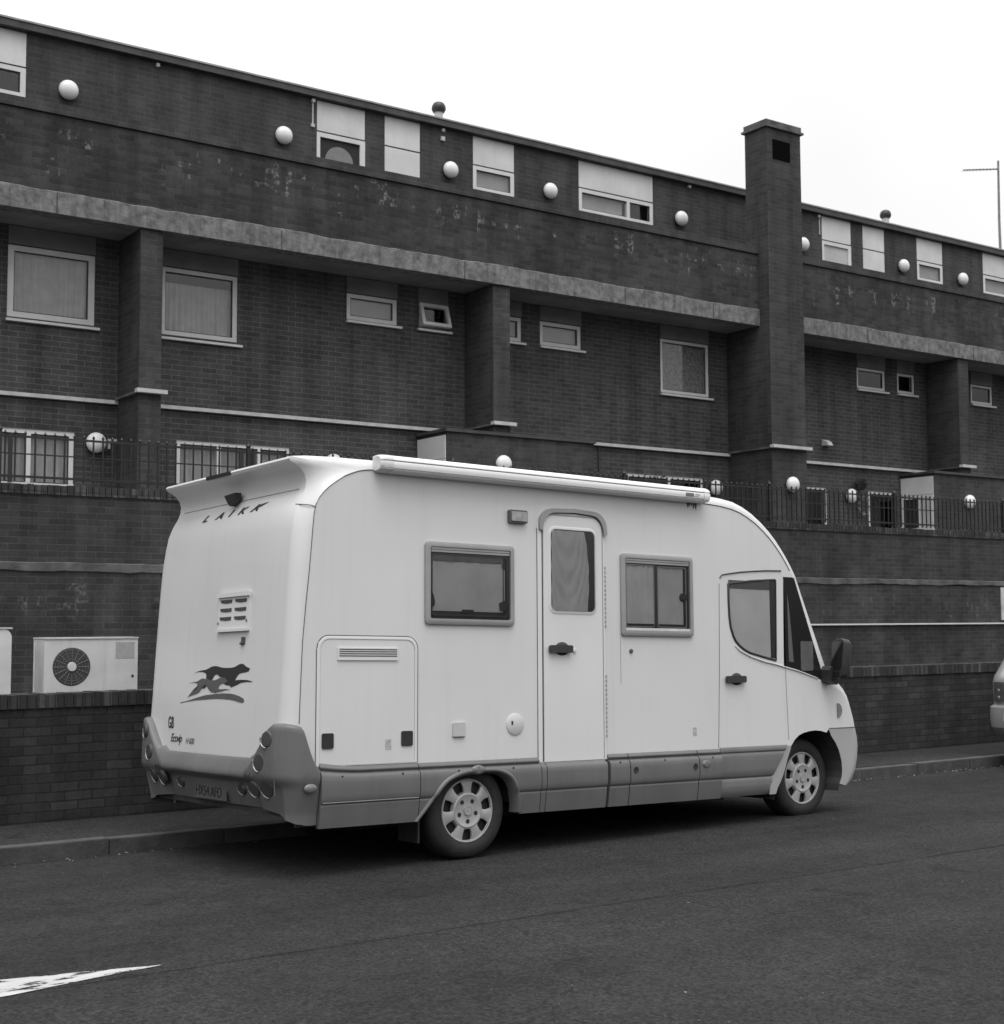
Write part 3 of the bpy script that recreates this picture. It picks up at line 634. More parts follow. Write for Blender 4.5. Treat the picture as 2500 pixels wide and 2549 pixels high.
# lamp switch drop cords, extractor hood on the facade
P(boxobj('cable', PIPE, bd, (14.83, 14.845, FY-0.02, FY-0.001, 4.36, 4.60), (14.80, 14.87, FY-0.04, FY-0.001, 4.29, 4.36)))
P(boxobj('cable', BLK, bd, (15.28, 15.30, FY-0.02, FY-0.001, 4.1, 4.60)))
bm = newbm()
v = [bm.verts.new(p) for p in ((20.82, FY, 4.98), (21.0, FY, 4.98), (21.0, FY, 5.10), (20.82, FY, 5.10), (20.84, FY-0.14, 4.98), (20.98, FY-0.14, 4.98), (20.98, FY-0.10, 5.05), (20.84, FY-0.10, 5.05))]
for f in ((4, 5, 6, 7), (7, 6, 2, 3), (0, 4, 7, 3), (5, 1, 2, 6), (0, 1, 5, 4)): bm.faces.new([v[i] for i in f])
bmesh.ops.recalc_face_normals(bm, faces=bm.faces)
P(link('extractor_hood', bm, PIPE, bd))

# ------------------------------------------------------------------ globe wall lamps
def make_lamp():
    t = empty('wall_lamp')
    bm = newbm(); lathe(bm, [(0.118, 0), (0.118, 0.020), (0.10, 0.030)], (0, 0, 0), (0, -1, 0), (1, 0, 0), 20); lathe(bm, [(0, 0.030), (0.10, 0.030)], (0, 0, 0), (0, -1, 0), (1, 0, 0), 20)
    link('lamp_base', bm, BLK, t, smooth=40)
    bm = newbm(); pr = []
    for k in range(15):
        a = math.radians(-28+118*k/14); pr.append((0.138*math.cos(a) if k < 14 else 0, 0.075+0.095*math.sin(a)))
    lathe(bm, pr, (0, 0, 0), (0, -1, 0), (1, 0, 0), 28); link('globe', bm, GLOBE, t, smooth=60); return t
def dup(root, loc):
    r = root.copy(); C.objects.link(r); r.location = loc
    for ch in list(root.children):
        c = ch.copy(); C.objects.link(c); c.parent = r
    return r
lamps = [((6.29, TY, 9.06), 'round white wall lamp by the leftmost white panel on the top storey'),
 ((9.61, TY, 9.06), 'round white wall lamp left of the arched fanlight door on the top storey'),
 ((12.65, TY, 9.07), 'round white wall lamp under the left roof vent, right of the full height white panel'),
 ((14.71, TY, 9.07), 'round white wall lamp left of the widest top storey window'),
 ((17.75, TY, 9.07), 'round white wall lamp between the widest top window and the chimney'),
 ((20.99, TY, 9.07), 'round white wall lamp half hidden right behind the tall chimney'),
 ((24.02, TY, 9.06), 'round white wall lamp under the right roof vent on the top storey'),
 ((25.98, TY, 9.04), 'round white wall lamp furthest right along the top storey'),
 ((6.56, FY, 4.06), 'round white wall lamp behind the railing right of the leftmost barred window'),
 ((10.17, FY, 4.00), 'round white wall lamp barely showing above the motorhome roof left of the awning end'),
 ((12.70, 18.09, 4.06), 'round white wall lamp on a brick pier just above the awning'),
 ((14.95, FY, 3.98), 'round white wall lamp mostly hidden behind the awning, only its top seen'),
 ((17.95, FY, 4.02), 'round white wall lamp at the right end of the awning behind bars'),
 ((18.76, 17.80, 4.03), 'round white wall lamp on the chimney pier above the railing'),
 ((21.55, FY, 4.04), 'round white wall lamp beside the wreath on the lower walkway'),
 ((24.11, 18.09, 3.98), 'round white wall lamp on the brick pier right of the glazed porch door')]
proto = make_lamp()
for i, (loc, lab) in enumerate(lamps):
    o = proto if i == 0 else dup(proto, loc)
    o.location = loc; tag(o, lab, 'wall lamp', 'round globe lamps along the walkways')

# ------------------------------------------------------------------ railing on the lower wall
ra = empty('railing', (5, 16.5, 3.22), 'black iron railing with pointed bars along the raised walkway', 'railing')
def PR(o): return world_child(o, ra)
RY = 16.5
for z, hh in ((3.775, 0.012), (3.575, 0.007), (3.315, 0.013)):
    PR(boxobj('rail', IRON, ra, (2.0, 34.0, RY-0.012, RY+0.012, z-hh, z+hh)))
bm = newbm(); x = 2.42; posts = []
px = 4.63-3.07
while px < 34: posts.append(px); px += 3.07
while x < 34:
    if min(abs(x-p) for p in posts) > 0.05:
        B(bm, x-0.0085, x+0.0085, RY-0.0085, RY+0.0085, 3.26, 3.80)
        lathe(bm, [(0.012, 3.80), (0.019, 3.812), (0.0, 3.845)], (x, RY, 0), (0, 0, 1), (1, 0, 0), 8)
    x += 0.1137
PR(link('bars', bm, IRON, ra))
for p in posts:
    bm = newbm(); B(bm, p-0.022, p+0.022, RY-0.022, RY+0.022, 3.2, 3.83); lathe(bm, [(0.02, 3.83), (0.036, 3.845), (0.0, 3.91)], (p, RY, 0), (0, 0, 1), (1, 0, 0), 10)
    PR(link('post', bm, IRON, ra))

# ------------------------------------------------------------------ things on the walkway
bm = newbm()
for k in range(260):
    a = random.uniform(0, 6.283); r = 0.145+random.gauss(0, 0.022); x, z = 21.93+r*math.cos(a), 3.86+1.15*r*math.sin(a); s = 0.022
    q = [Vector((random.uniform(-s, s), random.uniform(-s, s), random.uniform(-s, s)))+Vector((x, 18.84, z)) for _ in range(3)]
    bm.faces.new([bm.verts.new(p) for p in q])
o = link('wreath', bm, M_('silver_wreath', 0.30, 0.8, 0.6, 30)); tag(o, 'round pale wreath hanging on the brick wall beside a globe lamp', 'wreath')
def plant(name, x, y, z, r, h, lab, cat, n=900, mat=None):
    t = empty(name, (x, y, z), lab, cat)
    bm = newbm(); lathe(bm, [(0.0, 0), (0.10, 0), (0.14, 0.22), (0.12, 0.22), (0.1, 0.18), (0, 0.18)], (0, 0, 0), (0, 0, 1), (1, 0, 0), 16); link('pot', bm, FASC, t, smooth=40)
    bm = newbm()
    for k in range(n):
        a = random.uniform(0, 6.283); q = random.random()**0.5; zz = random.uniform(0.15, h); rr = r*q*(1-((zz-h*0.5)/h)**2)
        c = Vector((rr*math.cos(a), rr*math.sin(a), zz)); s = random.uniform(0.02, 0.045)
        bm.faces.new([bm.verts.new(c+Vector((random.uniform(-s, s), random.uniform(-s, s), random.uniform(-s, s)))) for _ in range(3)])
    link('foliage', bm, mat or FOL, t)
plant('potted_plant', 15.6, 17.8, 2.62, 0.24, 1.40, 'dark bushy potted plant showing just over the awning left of the barred window', 'plant')
plant('potted_plant', 14.6, 17.2, 2.62, 0.14, 1.12, 'small pot plant tip seen over the awning near the hanging cord', 'plant', 300)
plant('potted_plant', 22.9, 17.4, 2.62, 0.10, 0.80, 'slim pale plant in the dark doorway behind the right railing', 'plant', 150)
t = empty('hanging_basket', (21.75, 18.75, 4.28), 'dark hanging basket on the brick wall above the wreath', 'basket')
bm = newbm(); lathe(bm, [(0, -0.13), (0.08, -0.10), (0.12, 0.0), (0.0, 0.0)], (0, 0, 0), (0, 0, 1), (1, 0, 0), 14); tube(bm, [(0, 0.14, 0.22), (0, 0, 0.2), (0.0, 0, 0)], 0.006, 5)
link('basket_bowl', bm, BLK, t, smooth=50)
bm = newbm()
for k in range(240):
    c = Vector((random.gauss(0, 0.07), random.gauss(0, 0.06), abs(random.gauss(0, 0.04)))); s = 0.03
    bm.faces.new([bm.verts.new(c+Vector((random.uniform(-s, s), random.uniform(-s, s), random.uniform(-s, s)))) for _ in range(3)])
link('foliage', bm, FOL, t)

# ------------------------------------------------------------------ TV aerial on the roof
t = empty('tv_aerial', (30.25, 21.5, 9.9), 'thin television aerial mast with one long boom above the roof', 'aerial')
bm = newbm(); tube(bm, [(0.02, 0, -0.1), (0.0, 0, 1.6), (0.03, 0, 3.13)], [0.036, 0.032, 0.026], 8); link('mast', bm, ALU, t, smooth=60)
bm = newbm(); tube(bm, [(0.05, 0, 2.92), (-1.42, -0.05, 2.62)], 0.017, 6)
for k in range(9): tube(bm, [(-0.15-0.14*k, -0.12, 2.885-0.029*k), (-0.15-0.14*k, 0.12, 2.885-0.029*k)], 0.005, 4)
link('boom', bm, ALU, t)
bm = newbm(); tube(bm, [(-0.30, 0, 0.45), (0.05, 0, 0.52)], 0.010, 6); lathe(bm, [(0.19, 0.0), (0.14, 0.03), (0, 0.05)], (-0.34, 0, 0.45), (-0.3, 1, 0.1), (0, 0, 1), 20); link('dish', bm, PIPE, t, smooth=50)

# ------------------------------------------------------------------ air conditioning units behind the wall
def ac_unit(x0, x1, y, ztop, label, fan=True, tall=False, rad=0.006):
    t = empty('air_conditioner', ((x0+x1)/2, y, 0.86), label, 'air conditioner', 'air conditioning units behind the low wall')
    cx = (x0+x1)/2; hw = (x1-x0)/2; H = ztop-0.86
    bm = newbm(); prism(bm, rrect(-hw, hw, 0.04, H, [0.004, 0.004, rad, rad]), 0.0, 0.30); link('casing', bm, ACW, t)
    boxobj('lid', LEDGE, t, (-hw-0.004, hw+0.004, -0.008, 0.305, H+0.001, H+0.014))
    boxobj('foot', BLK, t, (-hw+0.08, -hw+0.14, 0.02, 0.28, 0.0, 0.039)); boxobj('foot', BLK, t, (hw-0.14, hw-0.08, 0.02, 0.28, 0.0, 0.039))
    if fan:
        fx, fz, R_ = -hw+0.235, H-0.235, 0.158
        bm = newbm(); lathe(bm, [(0, 0.004), (R_, 0.004), (R_+0.006, 0.0)], (fx, 0, fz), (0, -1, 0), (1, 0, 0), 40); gr = link('fan_grille', bm, M_('grille_dark', 0.05, 0.6, 0.2, 12), t, smooth=30)
        bm = newbm()
        for k in range(16):
            a = math.pi*2*k/16; c, s = math.cos(a), math.sin(a); tube(bm, [(fx+0.04*c, -0.009, fz+0.04*s), (fx+R_*c, -0.009, fz+R_*s)], 0.0016, 4)
        for rr in (0.07, 0.095, 0.12, 0.145):
            tube(bm, [(fx+rr*math.cos(q*math.pi/16), -0.008, fz+rr*math.sin(q*math.pi/16)) for q in range(33)], 0.0008, 4, cap=False)
        link('spokes', bm, M_('grille_wire', 0.22, 0.5, 0.1, 9), gr)
        bm = newbm(); lathe(bm, [(0.04, 0.006), (0.036, 0.018), (0, 0.02)], (fx, 0, fz), (0, -1, 0), (1, 0, 0), 24); link('hub', bm, ACW, gr, smooth=40)
        boxobj('label_plate', M_('faint_label', 0.38, 0.6, 0.1, 30), t, (hw-0.20, hw-0.03, -0.002, -0.0005, H-0.17, H-0.03))
        bm = newbm(); lathe(bm, [(0, 0.004), (0.012, 0.003)], (hw-0.045, 0, H-0.325), (0, -1, 0), (1, 0, 0), 12); link('screw', bm, BLK, t)
        bm = newbm(); tube(bm, [(-hw-0.07, 0.04, 0.0), (-hw-0.07, 0.04, H-0.02)], 0.010, 6); link('pipe', bm, PIPE, t, smooth=60)
    return t
ac_unit(3.835, 4.655, 12.2, 1.505, 'white air conditioning unit with round dark fan grille behind the low wall')
ac_unit(2.75, 3.56, 12.2, 1.595, 'taller white unit with rounded corner at the left end behind the low wall', fan=False, rad=0.07)

# ------------------------------------------------------------------ loft shared by motorhome and car
def loft_body(bm, inner, outer, W, r=0.13, seg=6, lin=None):
    """inner (x,z) at y=0 and y=W, outer (x,z) for y in [r, W-r]"""
    rows = []
    ts = [(k/seg) for k in range(seg+1)]
    for side in (0, 1):
        for t in (ts if side == 0 else ts[::-1]):
            a = t*math.pi/2; s, c = math.sin(a), 1-math.cos(a)
            y = c*r if side == 0 else W-c*r
            row = []
            for k, (i, o) in enumerate(zip(inner, outer)):
                q = lin[k] if lin else 0.0; ss = s*(1-q)+t*q; cc_ = c*(1-q)+t*q; yy = cc_*r if side == 0 else W-cc_*r
                row.append(bm.verts.new((i[0]+(o[0]-i[0])*ss, yy, i[1]+(o[1]-i[1])*ss)))
            rows.append(row)
    for a, b in zip(rows, rows[1:]):
        for k in range(len(a)-1): bm.faces.new((a[k], a[k+1], b[k+1], b[k]))
    return rows
def cap_poly(bm, pts, y): return bm.faces.new([bm.verts.new((x, y, z)) for x, z in pts])

# ------------------------------------------------------------------ motorhome (own frame: x forward, y into the pavement, z up)
W = 2.20
ex = Vector((0.99911623, 0.03484368, -0.02350927)); ey = Vector((-0.03553162, 0.99893281, -0.02950849)); ez = ex.cross(ey)
mh = empty('motorhome', (0, 0, 0), 'white motorhome with grey skirts, side awning and running dogs decal parked at the kerb', 'motorhome')
mh.matrix_world = Matrix(((ex.x, ey.x, ez.x, 5.6147), (ex.y, ey.y, ez.y, 8.3866), (ex.z, ey.z, ez.z, 0.0015), (0, 0, 0, 1)))
# paired outlines; rear bottom -> roof -> nose
PI_ = [ # inner (y=0)            outer
 ((-1.372, 0.70), (-1.462, 0.70)), ((-1.360, 0.96), (-1.455, 0.96)), ((-1.353, 1.20), (-1.440, 1.20)), ((-1.343, 1.48), (-1.425, 1.48)),
 ((-1.320, 1.75), (-1.410, 1.75)), ((-1.299, 1.95), (-1.398, 1.95)), ((-1.285, 2.12), (-1.385, 2.10)), ((-1.275, 2.25), (-1.372, 2.23)), ((-1.268, 2.33), (-1.358, 2.32)), ((-1.255, 2.39), (-1.325, 2.40)),
 ((-1.228, 2.44), (-1.290, 2.46)), ((-1.190, 2.485), (-1.268, 2.51)), ((-1.145, 2.525), (-1.262, 2.56)), ((-1.095, 2.56), (-1.275, 2.605)), ((-1.04, 2.595), (-1.305, 2.64)),
 ((-0.99, 2.617), (-1.345, 2.665)), ((-0.96, 2.628), (-1.380, 2.682)), ((-0.93, 2.638), (-1.392, 2.70)), ((-0.90, 2.645), (-1.380, 2.716)), ((-0.87, 2.65), (-1.27, 2.728)), ((-0.83, 2.654), (-1.05, 2.738)), ((-0.79, 2.656), (-0.80, 2.738)),
 ((0.3, 2.652), (0.3, 2.738)), ((1.4, 2.648), (1.4, 2.735)), ((2.25, 2.645), (2.25, 2.728)), ((2.386, 2.643), (2.45, 2.726)), ((2.52, 2.636), (2.60, 2.718)), ((2.651, 2.620), (2.745, 2.700)), ((2.75, 2.597), (2.86, 2.664)), ((2.84, 2.563), (2.965, 2.616)),
 ((2.94, 2.515), (3.08, 2.545)), ((3.03, 2.457), (3.18, 2.468)), ((3.105, 2.402), (3.262, 2.392)), ((3.174, 2.339), (3.335, 2.310)), ((3.235, 2.277), (3.395, 2.235)), ((3.294, 2.208), (3.448, 2.160)), ((3.345, 2.140), (3.472, 2.120)), ((3.385, 2.084), (3.495, 2.080)),
]
inner = [p[0] for p in PI_]; outer = [p[1] for p in PI_]
bm = newbm(); loft_body(bm, inner, outer, W, r=0.12, seg=7, lin=[0]*7+[.3, .6, .85, 1, 1, 1, 1, 1, 1, 1, 1, .9, .6, .3]+[0]*17)
LOW = 0.662
arch = [(3.91, .33), (3.94, .38), (3.952, .434), (3.947, .52), (3.921, .606), (3.88, .675), (3.822, .738), (3.76, .768), (3.69, .785), (3.618, .791), (3.54, .786), (3.47, .774), (3.413, .756), (3.36, .722), (3.32, .68), (3.284, .627), (3.25, .56), (3.22, .49), (3.193, .433), (3.16, .38), (3.126, .338), (3.10, .285)]
# side walls (near one is complete down to the skirts and includes door band, cab and wing)
wing_top = [(3.245, 1.333), (3.40, 1.301), (3.55, 1.263), (3.662, 1.232), (3.78, 1.193), (3.893, 1.149), (3.96, 1.116), (4.005, 1.080), (4.035, 1.03), (4.06, 0.96), (4.085, 0.88), (4.10, 0.808)]
upper = inner + [(3.262, 2.084), (3.252, 1.70), (3.245, 1.333)]
def side_poly(y):
    low = wing_top[1:] + [(3.80, 0.806)] + [(x, z) for x, z in arch if x < 3.80 and z > LOW] + [(3.303, LOW), (3.05, LOW), (1.25, LOW), (0.605, LOW), (-1.30, LOW), (-1.372, LOW)]
    return upper + low
pts = side_poly(0)
# order: inner path starts at rear bottom; drop its first two points (below the skirt line)
pts = [p for p in pts if not (p[1] < 0.66)]
bmesh.ops.recalc_face_normals(bm, faces=bm.faces)
for y in (0.0, W):
    f = cap_poly(bm, pts, y); f.normal_update()
    if (f.normal.y > 0) == (y == 0.0): f.normal_flip()
bmesh.ops.triangulate(bm, faces=[f for f in bm.faces if len(f.verts) > 4])
body = link('body', bm, VW, mh, smooth=28)
# nose: bonnet and wings
ni = [(3.74, 1.205), (3.80, 1.186), (3.893, 1.149), (3.96, 1.116), (4.005, 1.080), (4.035, 1.03), (4.06, 0.96), (4.085, 0.88), (4.10, 0.808)]
no = [(3.84, 1.36), (3.93, 1.295), (4.02, 1.215), (4.085, 1.145), (4.125, 1.08), (4.15, 1.01), (4.175, 0.94), (4.205, 0.87), (4.22, 0.808)]
bm = newbm(); loft_body(bm, ni, no, W, r=0.17, seg=7); bmesh.ops.recalc_face_normals(bm, faces=bm.faces); link('bonnet', bm, VW, mh, smooth=35)
# front bumper
bi = [(4.10, 0.800), (4.118, 0.72), (4.125, 0.64), (4.118, 0.55), (4.09, 0.45), (4.045, 0.37), (3.98, 0.315)]
bo = [(4.230, 0.800), (4.255, 0.72), (4.262, 0.64), (4.25, 0.55), (4.22, 0.45), (4.17, 0.36), (4.08, 0.305)]
bm = newbm(); loft_body(bm, bi, bo, W, r=0.17, seg=7)
for y in (0.0, W):
    def resample(pl, n):
        ls = [0]; 
        for a, b in zip(pl, pl[1:]): ls.append(ls[-1]+math.dist(a, b))
        o_ = []
        for k in range(n+1):
            t = ls[-1]*k/n; i_ = max(j for j in range(len(ls)-1) if ls[j] <= t+1e-9); f_ = (t-ls[i_])/(ls[i_+1]-ls[i_]); o_.append((pl[i_][0]+(pl[i_+1][0]-pl[i_][0])*f_, pl[i_][1]+(pl[i_+1][1]-pl[i_][1])*f_))
        return o_
    pa = resample(bi, 16); pb = resample([(3.79, 0.800)]+[(x, z) for x, z in arch if x >= 3.80 and z < 0.80][::-1], 16)
    va = [bm.verts.new((p[0], y, p[1])) for p in pa]; vb = [bm.verts.new((p[0], y, p[1])) for p in pb]
    for k in range(16): bm.faces.new((va[k], vb[k], vb[k+1], va[k+1]))
bmesh.ops.triangulate(bm, faces=[f for f in bm.faces if len(f.verts) > 4]); bmesh.ops.recalc_face_normals(bm, faces=bm.faces); link('front_bumper', bm, VGL, mh, smooth=35)
for y0_, y1_ in ((0.004, 0.42), (W-0.42, W-0.004)):
    bm = newbm(); la = [(3.90, 0.27)]+[(x, z) for x, z in arch][:-1]+[(3.09, 0.24)]
    a_ = [bm.verts.new((x, y0_, z)) for x, z in la]; b_ = [bm.verts.new((x, y1_, z)) for x, z in la]
    for k in range(len(la)-1): bm.faces.new((a_[k], a_[k+1], b_[k+1], b_[k]))
    bm.faces.new(b_ if y0_ < 1 else a_); bmesh.ops.recalc_face_normals(bm, faces=bm.faces); link('arch_liner', bm, UND, mh)
line3('bumper_gap', SEAM, mh, [(3.80, -0.001, 0.804), (4.105, -0.001, 0.804), (4.15, 0.03, 0.804), (4.20, 0.09, 0.804), (4.222, 0.17, 0.804)], 0.003)
# windscreen: curved dark sheet from roof nose to bonnet, with pale A pillars
bm = newbm(); rows = []
for k in range(9):
    t = k/8; x = 3.49+(3.845-3.49)*t; z = 2.086+(1.36-2.086)*t
    rows.append([bm.verts.new((x-0.012-0.09*abs(2*s-1)**6, 0.15+(W-0.30)*s, z)) for s in [j/16 for j in range(17)]])
for a, b in zip(rows, rows[1:]):
    for j in range(16): bm.faces.new((a[j], a[j+1], b[j+1], b[j]))
link('windscreen', bm, DG, mh, smooth=60)
for yy, sgn in ((0.0, 1), (W, -1)):
    bm = newbm(); rows = []
    for k in range(9):
        t = k/8; xi, zi = 3.383+(3.735-3.383)*t, 2.084+(1.21-2.084)*t; xo, zo = 3.49+(3.845-3.49)*t, 2.086+(1.36-2.086)*t
        rows.append([bm.verts.new((xi+(xo-xi)*math.sin(q), yy+sgn*0.12*(1-math.cos(q)), zi+(zo-zi)*math.sin(q))) for q in [j*math.pi/2/6 for j in range(7)]])
    for a, b in zip(rows, rows[1:]):
        for j in range(6): bm.faces.new((a[j], a[j+1], b[j+1], b[j]))
    bmesh.ops.recalc_face_normals(bm, faces=bm.faces); link('windscreen_pillar', bm, VW2, mh, smooth=60)
# quarter light: dark recess, curtain edge, flat grey rectangle, glass on top
def quarter(yy, d):
    bm = newbm(); prism(bm, [(3.268, 1.335), (3.42, 1.303), (3.56, 1.266), (3.67, 1.236), (3.752, 1.212), (3.398, 2.078), (3.268, 2.078)], yy-0.002 if d > 0 else yy, yy if d > 0 else yy+0.002)
    q = link('quarter_window', bm, DG, mh); return q
q = quarter(0.0, 1); quarter(W, -1)
bm = newbm(); prism(bm, [(3.305, 1.372), (3.365, 1.365), (3.345, 1.60), (3.318, 1.86), (3.303, 1.95)], -0.0045, -0.003); link('curtain_edge', bm, M_('curtain_edge_grey', 0.10, 0.8, 0.1, 6), q)
bm = newbm(); prism(bm, rrect(3.455, 3.612, 1.295, 1.545, 0.018), -0.0045, -0.003); link('pale_rectangle', bm, M_('pale_rectangle_grey', 0.09, 0.8, 0.15, 14), q)  # flat grey rectangle laid over the dark glass
# ---- cab door
CD = [(2.452, 0.682), (2.478, 1.30), (2.494, 2.00), (2.502, 2.045), (2.525, 2.072), (2.60, 2.084), (2.74, 2.103), (2.873, 2.115), (3.05, 2.128), (3.235, 2.134)]
door = line3('cab_door', SEAM, mh, [(x, -0.001, z) for x, z in CD[:3]], 0.0022)
line3('drip_rail', SEAM, door, [(x, -0.003, z) for x, z in CD[3:]], 0.006)
line3('door_gap', SEAM, door, [(3.262, -0.001, 1.32), (3.272, -0.001, 1.0), (3.283, -0.001, 0.72)], 0.0018)
def smooth_poly(ctrl, n=6):
    out_ = []; m = len(ctrl)
    for i in range(m):
        p0, p1, p2, p3 = [Vector(ctrl[(i+j-1) % m]) for j in range(4)]
        for k in range(n):
            t = k/n; out_.append(tuple(0.5*((2*p1)+(-p0+p2)*t+(2*p0-5*p1+4*p2-p3)*t*t+(-p0+3*p1-3*p2+p3)*t**3)))
    return out_
cw = [(2.592, 2.000), (2.60, 2.008), (2.87, 2.040), (3.155, 2.060), (3.168, 2.052), (3.160, 1.70), (3.152, 1.384), (3.145, 1.376), (2.98, 1.408), (2.841, 1.436), (2.77, 1.462), (2.71, 1.497), (2.665, 1.535), (2.635, 1.585), (2.61, 1.65), (2.598, 1.73), (2.592, 1.85)]
def inset(pts, d):
    c = Vector((sum(p[0] for p in pts)/len(pts), sum(p[1] for p in pts)/len(pts))); o_ = []
    n = len(pts)
    for i in range(n):
        a, b, cc = Vector(pts[i-1]), Vector(pts[i]), Vector(pts[(i+1) % n]); t = (cc-a)
        if t.length < 1e-6: o_.append(tuple(b)); continue
        nrm = Vector((-t.y, t.x)).normalized()
        if nrm.dot(c-b) < 0: nrm = -nrm
        o_.append(tuple(b+nrm*d))
    return o_
bm = newbm(); ring(bm, inset(cw, -0.004), inset(cw, 0.012), -0.010, 0.0, 0.004); cwf = link('cab_window', bm, BLK, mh, smooth=40)
bm = newbm(); prism(bm, cw, -0.003, -0.0005); link('blind', bm, SCR, cwf)
bm = newbm(); prism(bm, inset(cw, 0.002), -0.0065, -0.0055); link('pane', bm, glass_mat('cab_glass', 0.93, 0.8), cwf)
boxobj('guide_channel', BLK, cwf, (3.085, 3.155, -0.0050, -0.0035, 1.40, 2.045)); boxobj('sun_strip', M_('dark_top_strip', 0.08, 0.7, 0.1, 5), cwf, (2.60, 3.084, -0.0050, -0.0035, 1.965, 2.035))
# sill highlight crease under the cab window
line3('waist_crease', VW2, body, [(2.66, -0.001, 1.50), (2.72, -0.004, 1.457), (2.84, -0.006, 1.412), (3.0, -0.007, 1.372), (3.15, -0.007, 1.348), (3.245, -0.006, 1.328), (3.40, -0.006, 1.298), (3.55, -0.005, 1.260), (3.662, -0.003, 1.229)], 0.0055, 8)
def door_handle(x, z, L_, key=True, yo=0.0):
    bm = newbm(); lathe(bm, [(0.0, 0.010), (0.040, 0.010), (0.050, 0.002), (0.050, 0)], (x+L_*0.62, 0, z-0.004), (0, -1, 0), (1, 0, 0), 28)
    for v in bm.verts: v.co.x = x+L_*0.62+(v.co.x-x-L_*0.62)*1.35; v.co.y -= yo
    h = link('handle', bm, BLK, mh, smooth=40)
    bm = newbm(); prism(bm, rrect(x, x+L_, z-0.033, z+0.022, 0.016), -0.034-yo, -0.0105-yo); link('grip', bm, M_('handle_grip', 0.035, 0.5, 0.1, 12), h, smooth=30)
    if key:
        bm = newbm(); lathe(bm, [(0, 0.012), (0.014, 0.010), (0.018, 0)], (x+L_+0.035, -yo, z-0.018), (0, -1, 0), (1, 0, 0), 14); link('lock', bm, PIPE, h)
door_handle(0.693, 1.462, 0.215, yo=0.012); door_handle(2.537, 1.232, 0.222, key=False)
# ---- entrance door
ed = rrect(0.655, 1.225, 0.640, 2.445, [0.004, 0.004, 0.09, 0.09])
bm = newbm(); prism(bm, ed, -0.012, -0.001); dr = link('entrance_door', bm, VW2, mh, smooth=30)
bm = newbm(); ring(bm, rrect(0.604, 1.262, 0.636, 2.475, [0.004, 0.004, 0.13, 0.13]), rrect(0.640, 1.236, 0.640, 2.452, [0.003, 0.003, 0.10, 0.10]), -0.010, 0.0, 0.004); link('door_frame', bm, VW2, mh, smooth=30)
line3('door_gap', SEAM, dr, [(0.648, -0.006, 0.64), (0.648, -0.006, 2.34)], 0.0035); line3('door_gap', SEAM, dr, [(0.603, -0.002, 0.64), (0.603, -0.002, 2.34)], 0.0028)
line3('door_gap', SEAML, dr, [(1.231, -0.004, 0.64), (1.231, -0.004, 2.34)], 0.0025)
for z0_ in (0.80, 1.62):
    bm = newbm()
    for k in range(14): B(bm, 1.250, 1.262, -0.014, -0.009, z0_+k*0.034, z0_+0.022+k*0.034)
    link('hinge', bm, SEAML, dr)
# rain arch over the door
ap = [(0.612, 2.335)] + [(0.612+0.13*(1-math.cos(a)), 2.37+0.125*math.sin(a)) for a in [math.radians(q) for q in range(0, 91, 15)]] + [(0.95, 2.505)] + [(1.265-0.13*(1-math.cos(a)), 2.37+0.125*math.sin(a)) for a in [math.radians(q) for q in range(90, -1, -15)]] + [(1.270, 2.325)]
bm = newbm(); n_ = len(ap); cc = (0.94, 2.25)
lower_ap = [((x-cc[0])*0.905+cc[0], z-0.030*(1 if z > 2.4 else 0.4)) for x, z in ap]
prism(bm, ap+lower_ap[::-1], -0.030, 0.0); link('rain_arch', bm, WFR, mh, smooth=30)
line3('arch_shadow_strip', SEAM, dr, [(x, -0.013, z-0.002) for x, z in lower_ap[1:-1]], 0.004)  # dark strip drawn as the shadow under the rain arch
dw = rrect(0.722, 1.150, 1.734, 2.345, 0.045)
bm = newbm(); ring(bm, inset(dw, -0.022), inset(dw, 0.002), -0.017, -0.012, 0.004); dwo = link('door_window', bm, VW2, mh, smooth=40)
bm = newbm(); prism(bm, dw, -0.0135, -0.0125); link('dark_backing', bm, BLK, dwo)
# draped curtain: left part of the opening, folds sweeping down
bm = newbm(); nx, nz = 40, 30; grid = []
for j in range(nz+1):
    v = j/nz; z = 1.738+(2.335-1.738)*v; row = []
    wdt = 0.345 + 0.03*math.sin(v*3) - 0.03*v
    for i in range(nx+1):
        u = i/nx; x = 0.730+wdt*u
        drape = 0.010*math.sin((v*1.0-0.9*(u-0.42)**2*3)*22)*(1 if v > 0.25 else v*4)
        row.append(bm.verts.new((x, -0.0185+0.004*math.sin(u*26+v*2)*(1-v*0.6)*0.6+drape*0.32, z)))
    grid.append(row)
for a, b in zip(grid, grid[1:]):
    for i in range(nx): bm.faces.new((a[i], a[i+1], b[i+1], b[i]))
link('curtain', bm, CUR, dwo, smooth=80)
bm = newbm(); prism(bm, inset(dw, 0.001), -0.0265, -0.0255); link('pane', bm, glass_mat('van_glass', 0.86, 0.7), dwo)
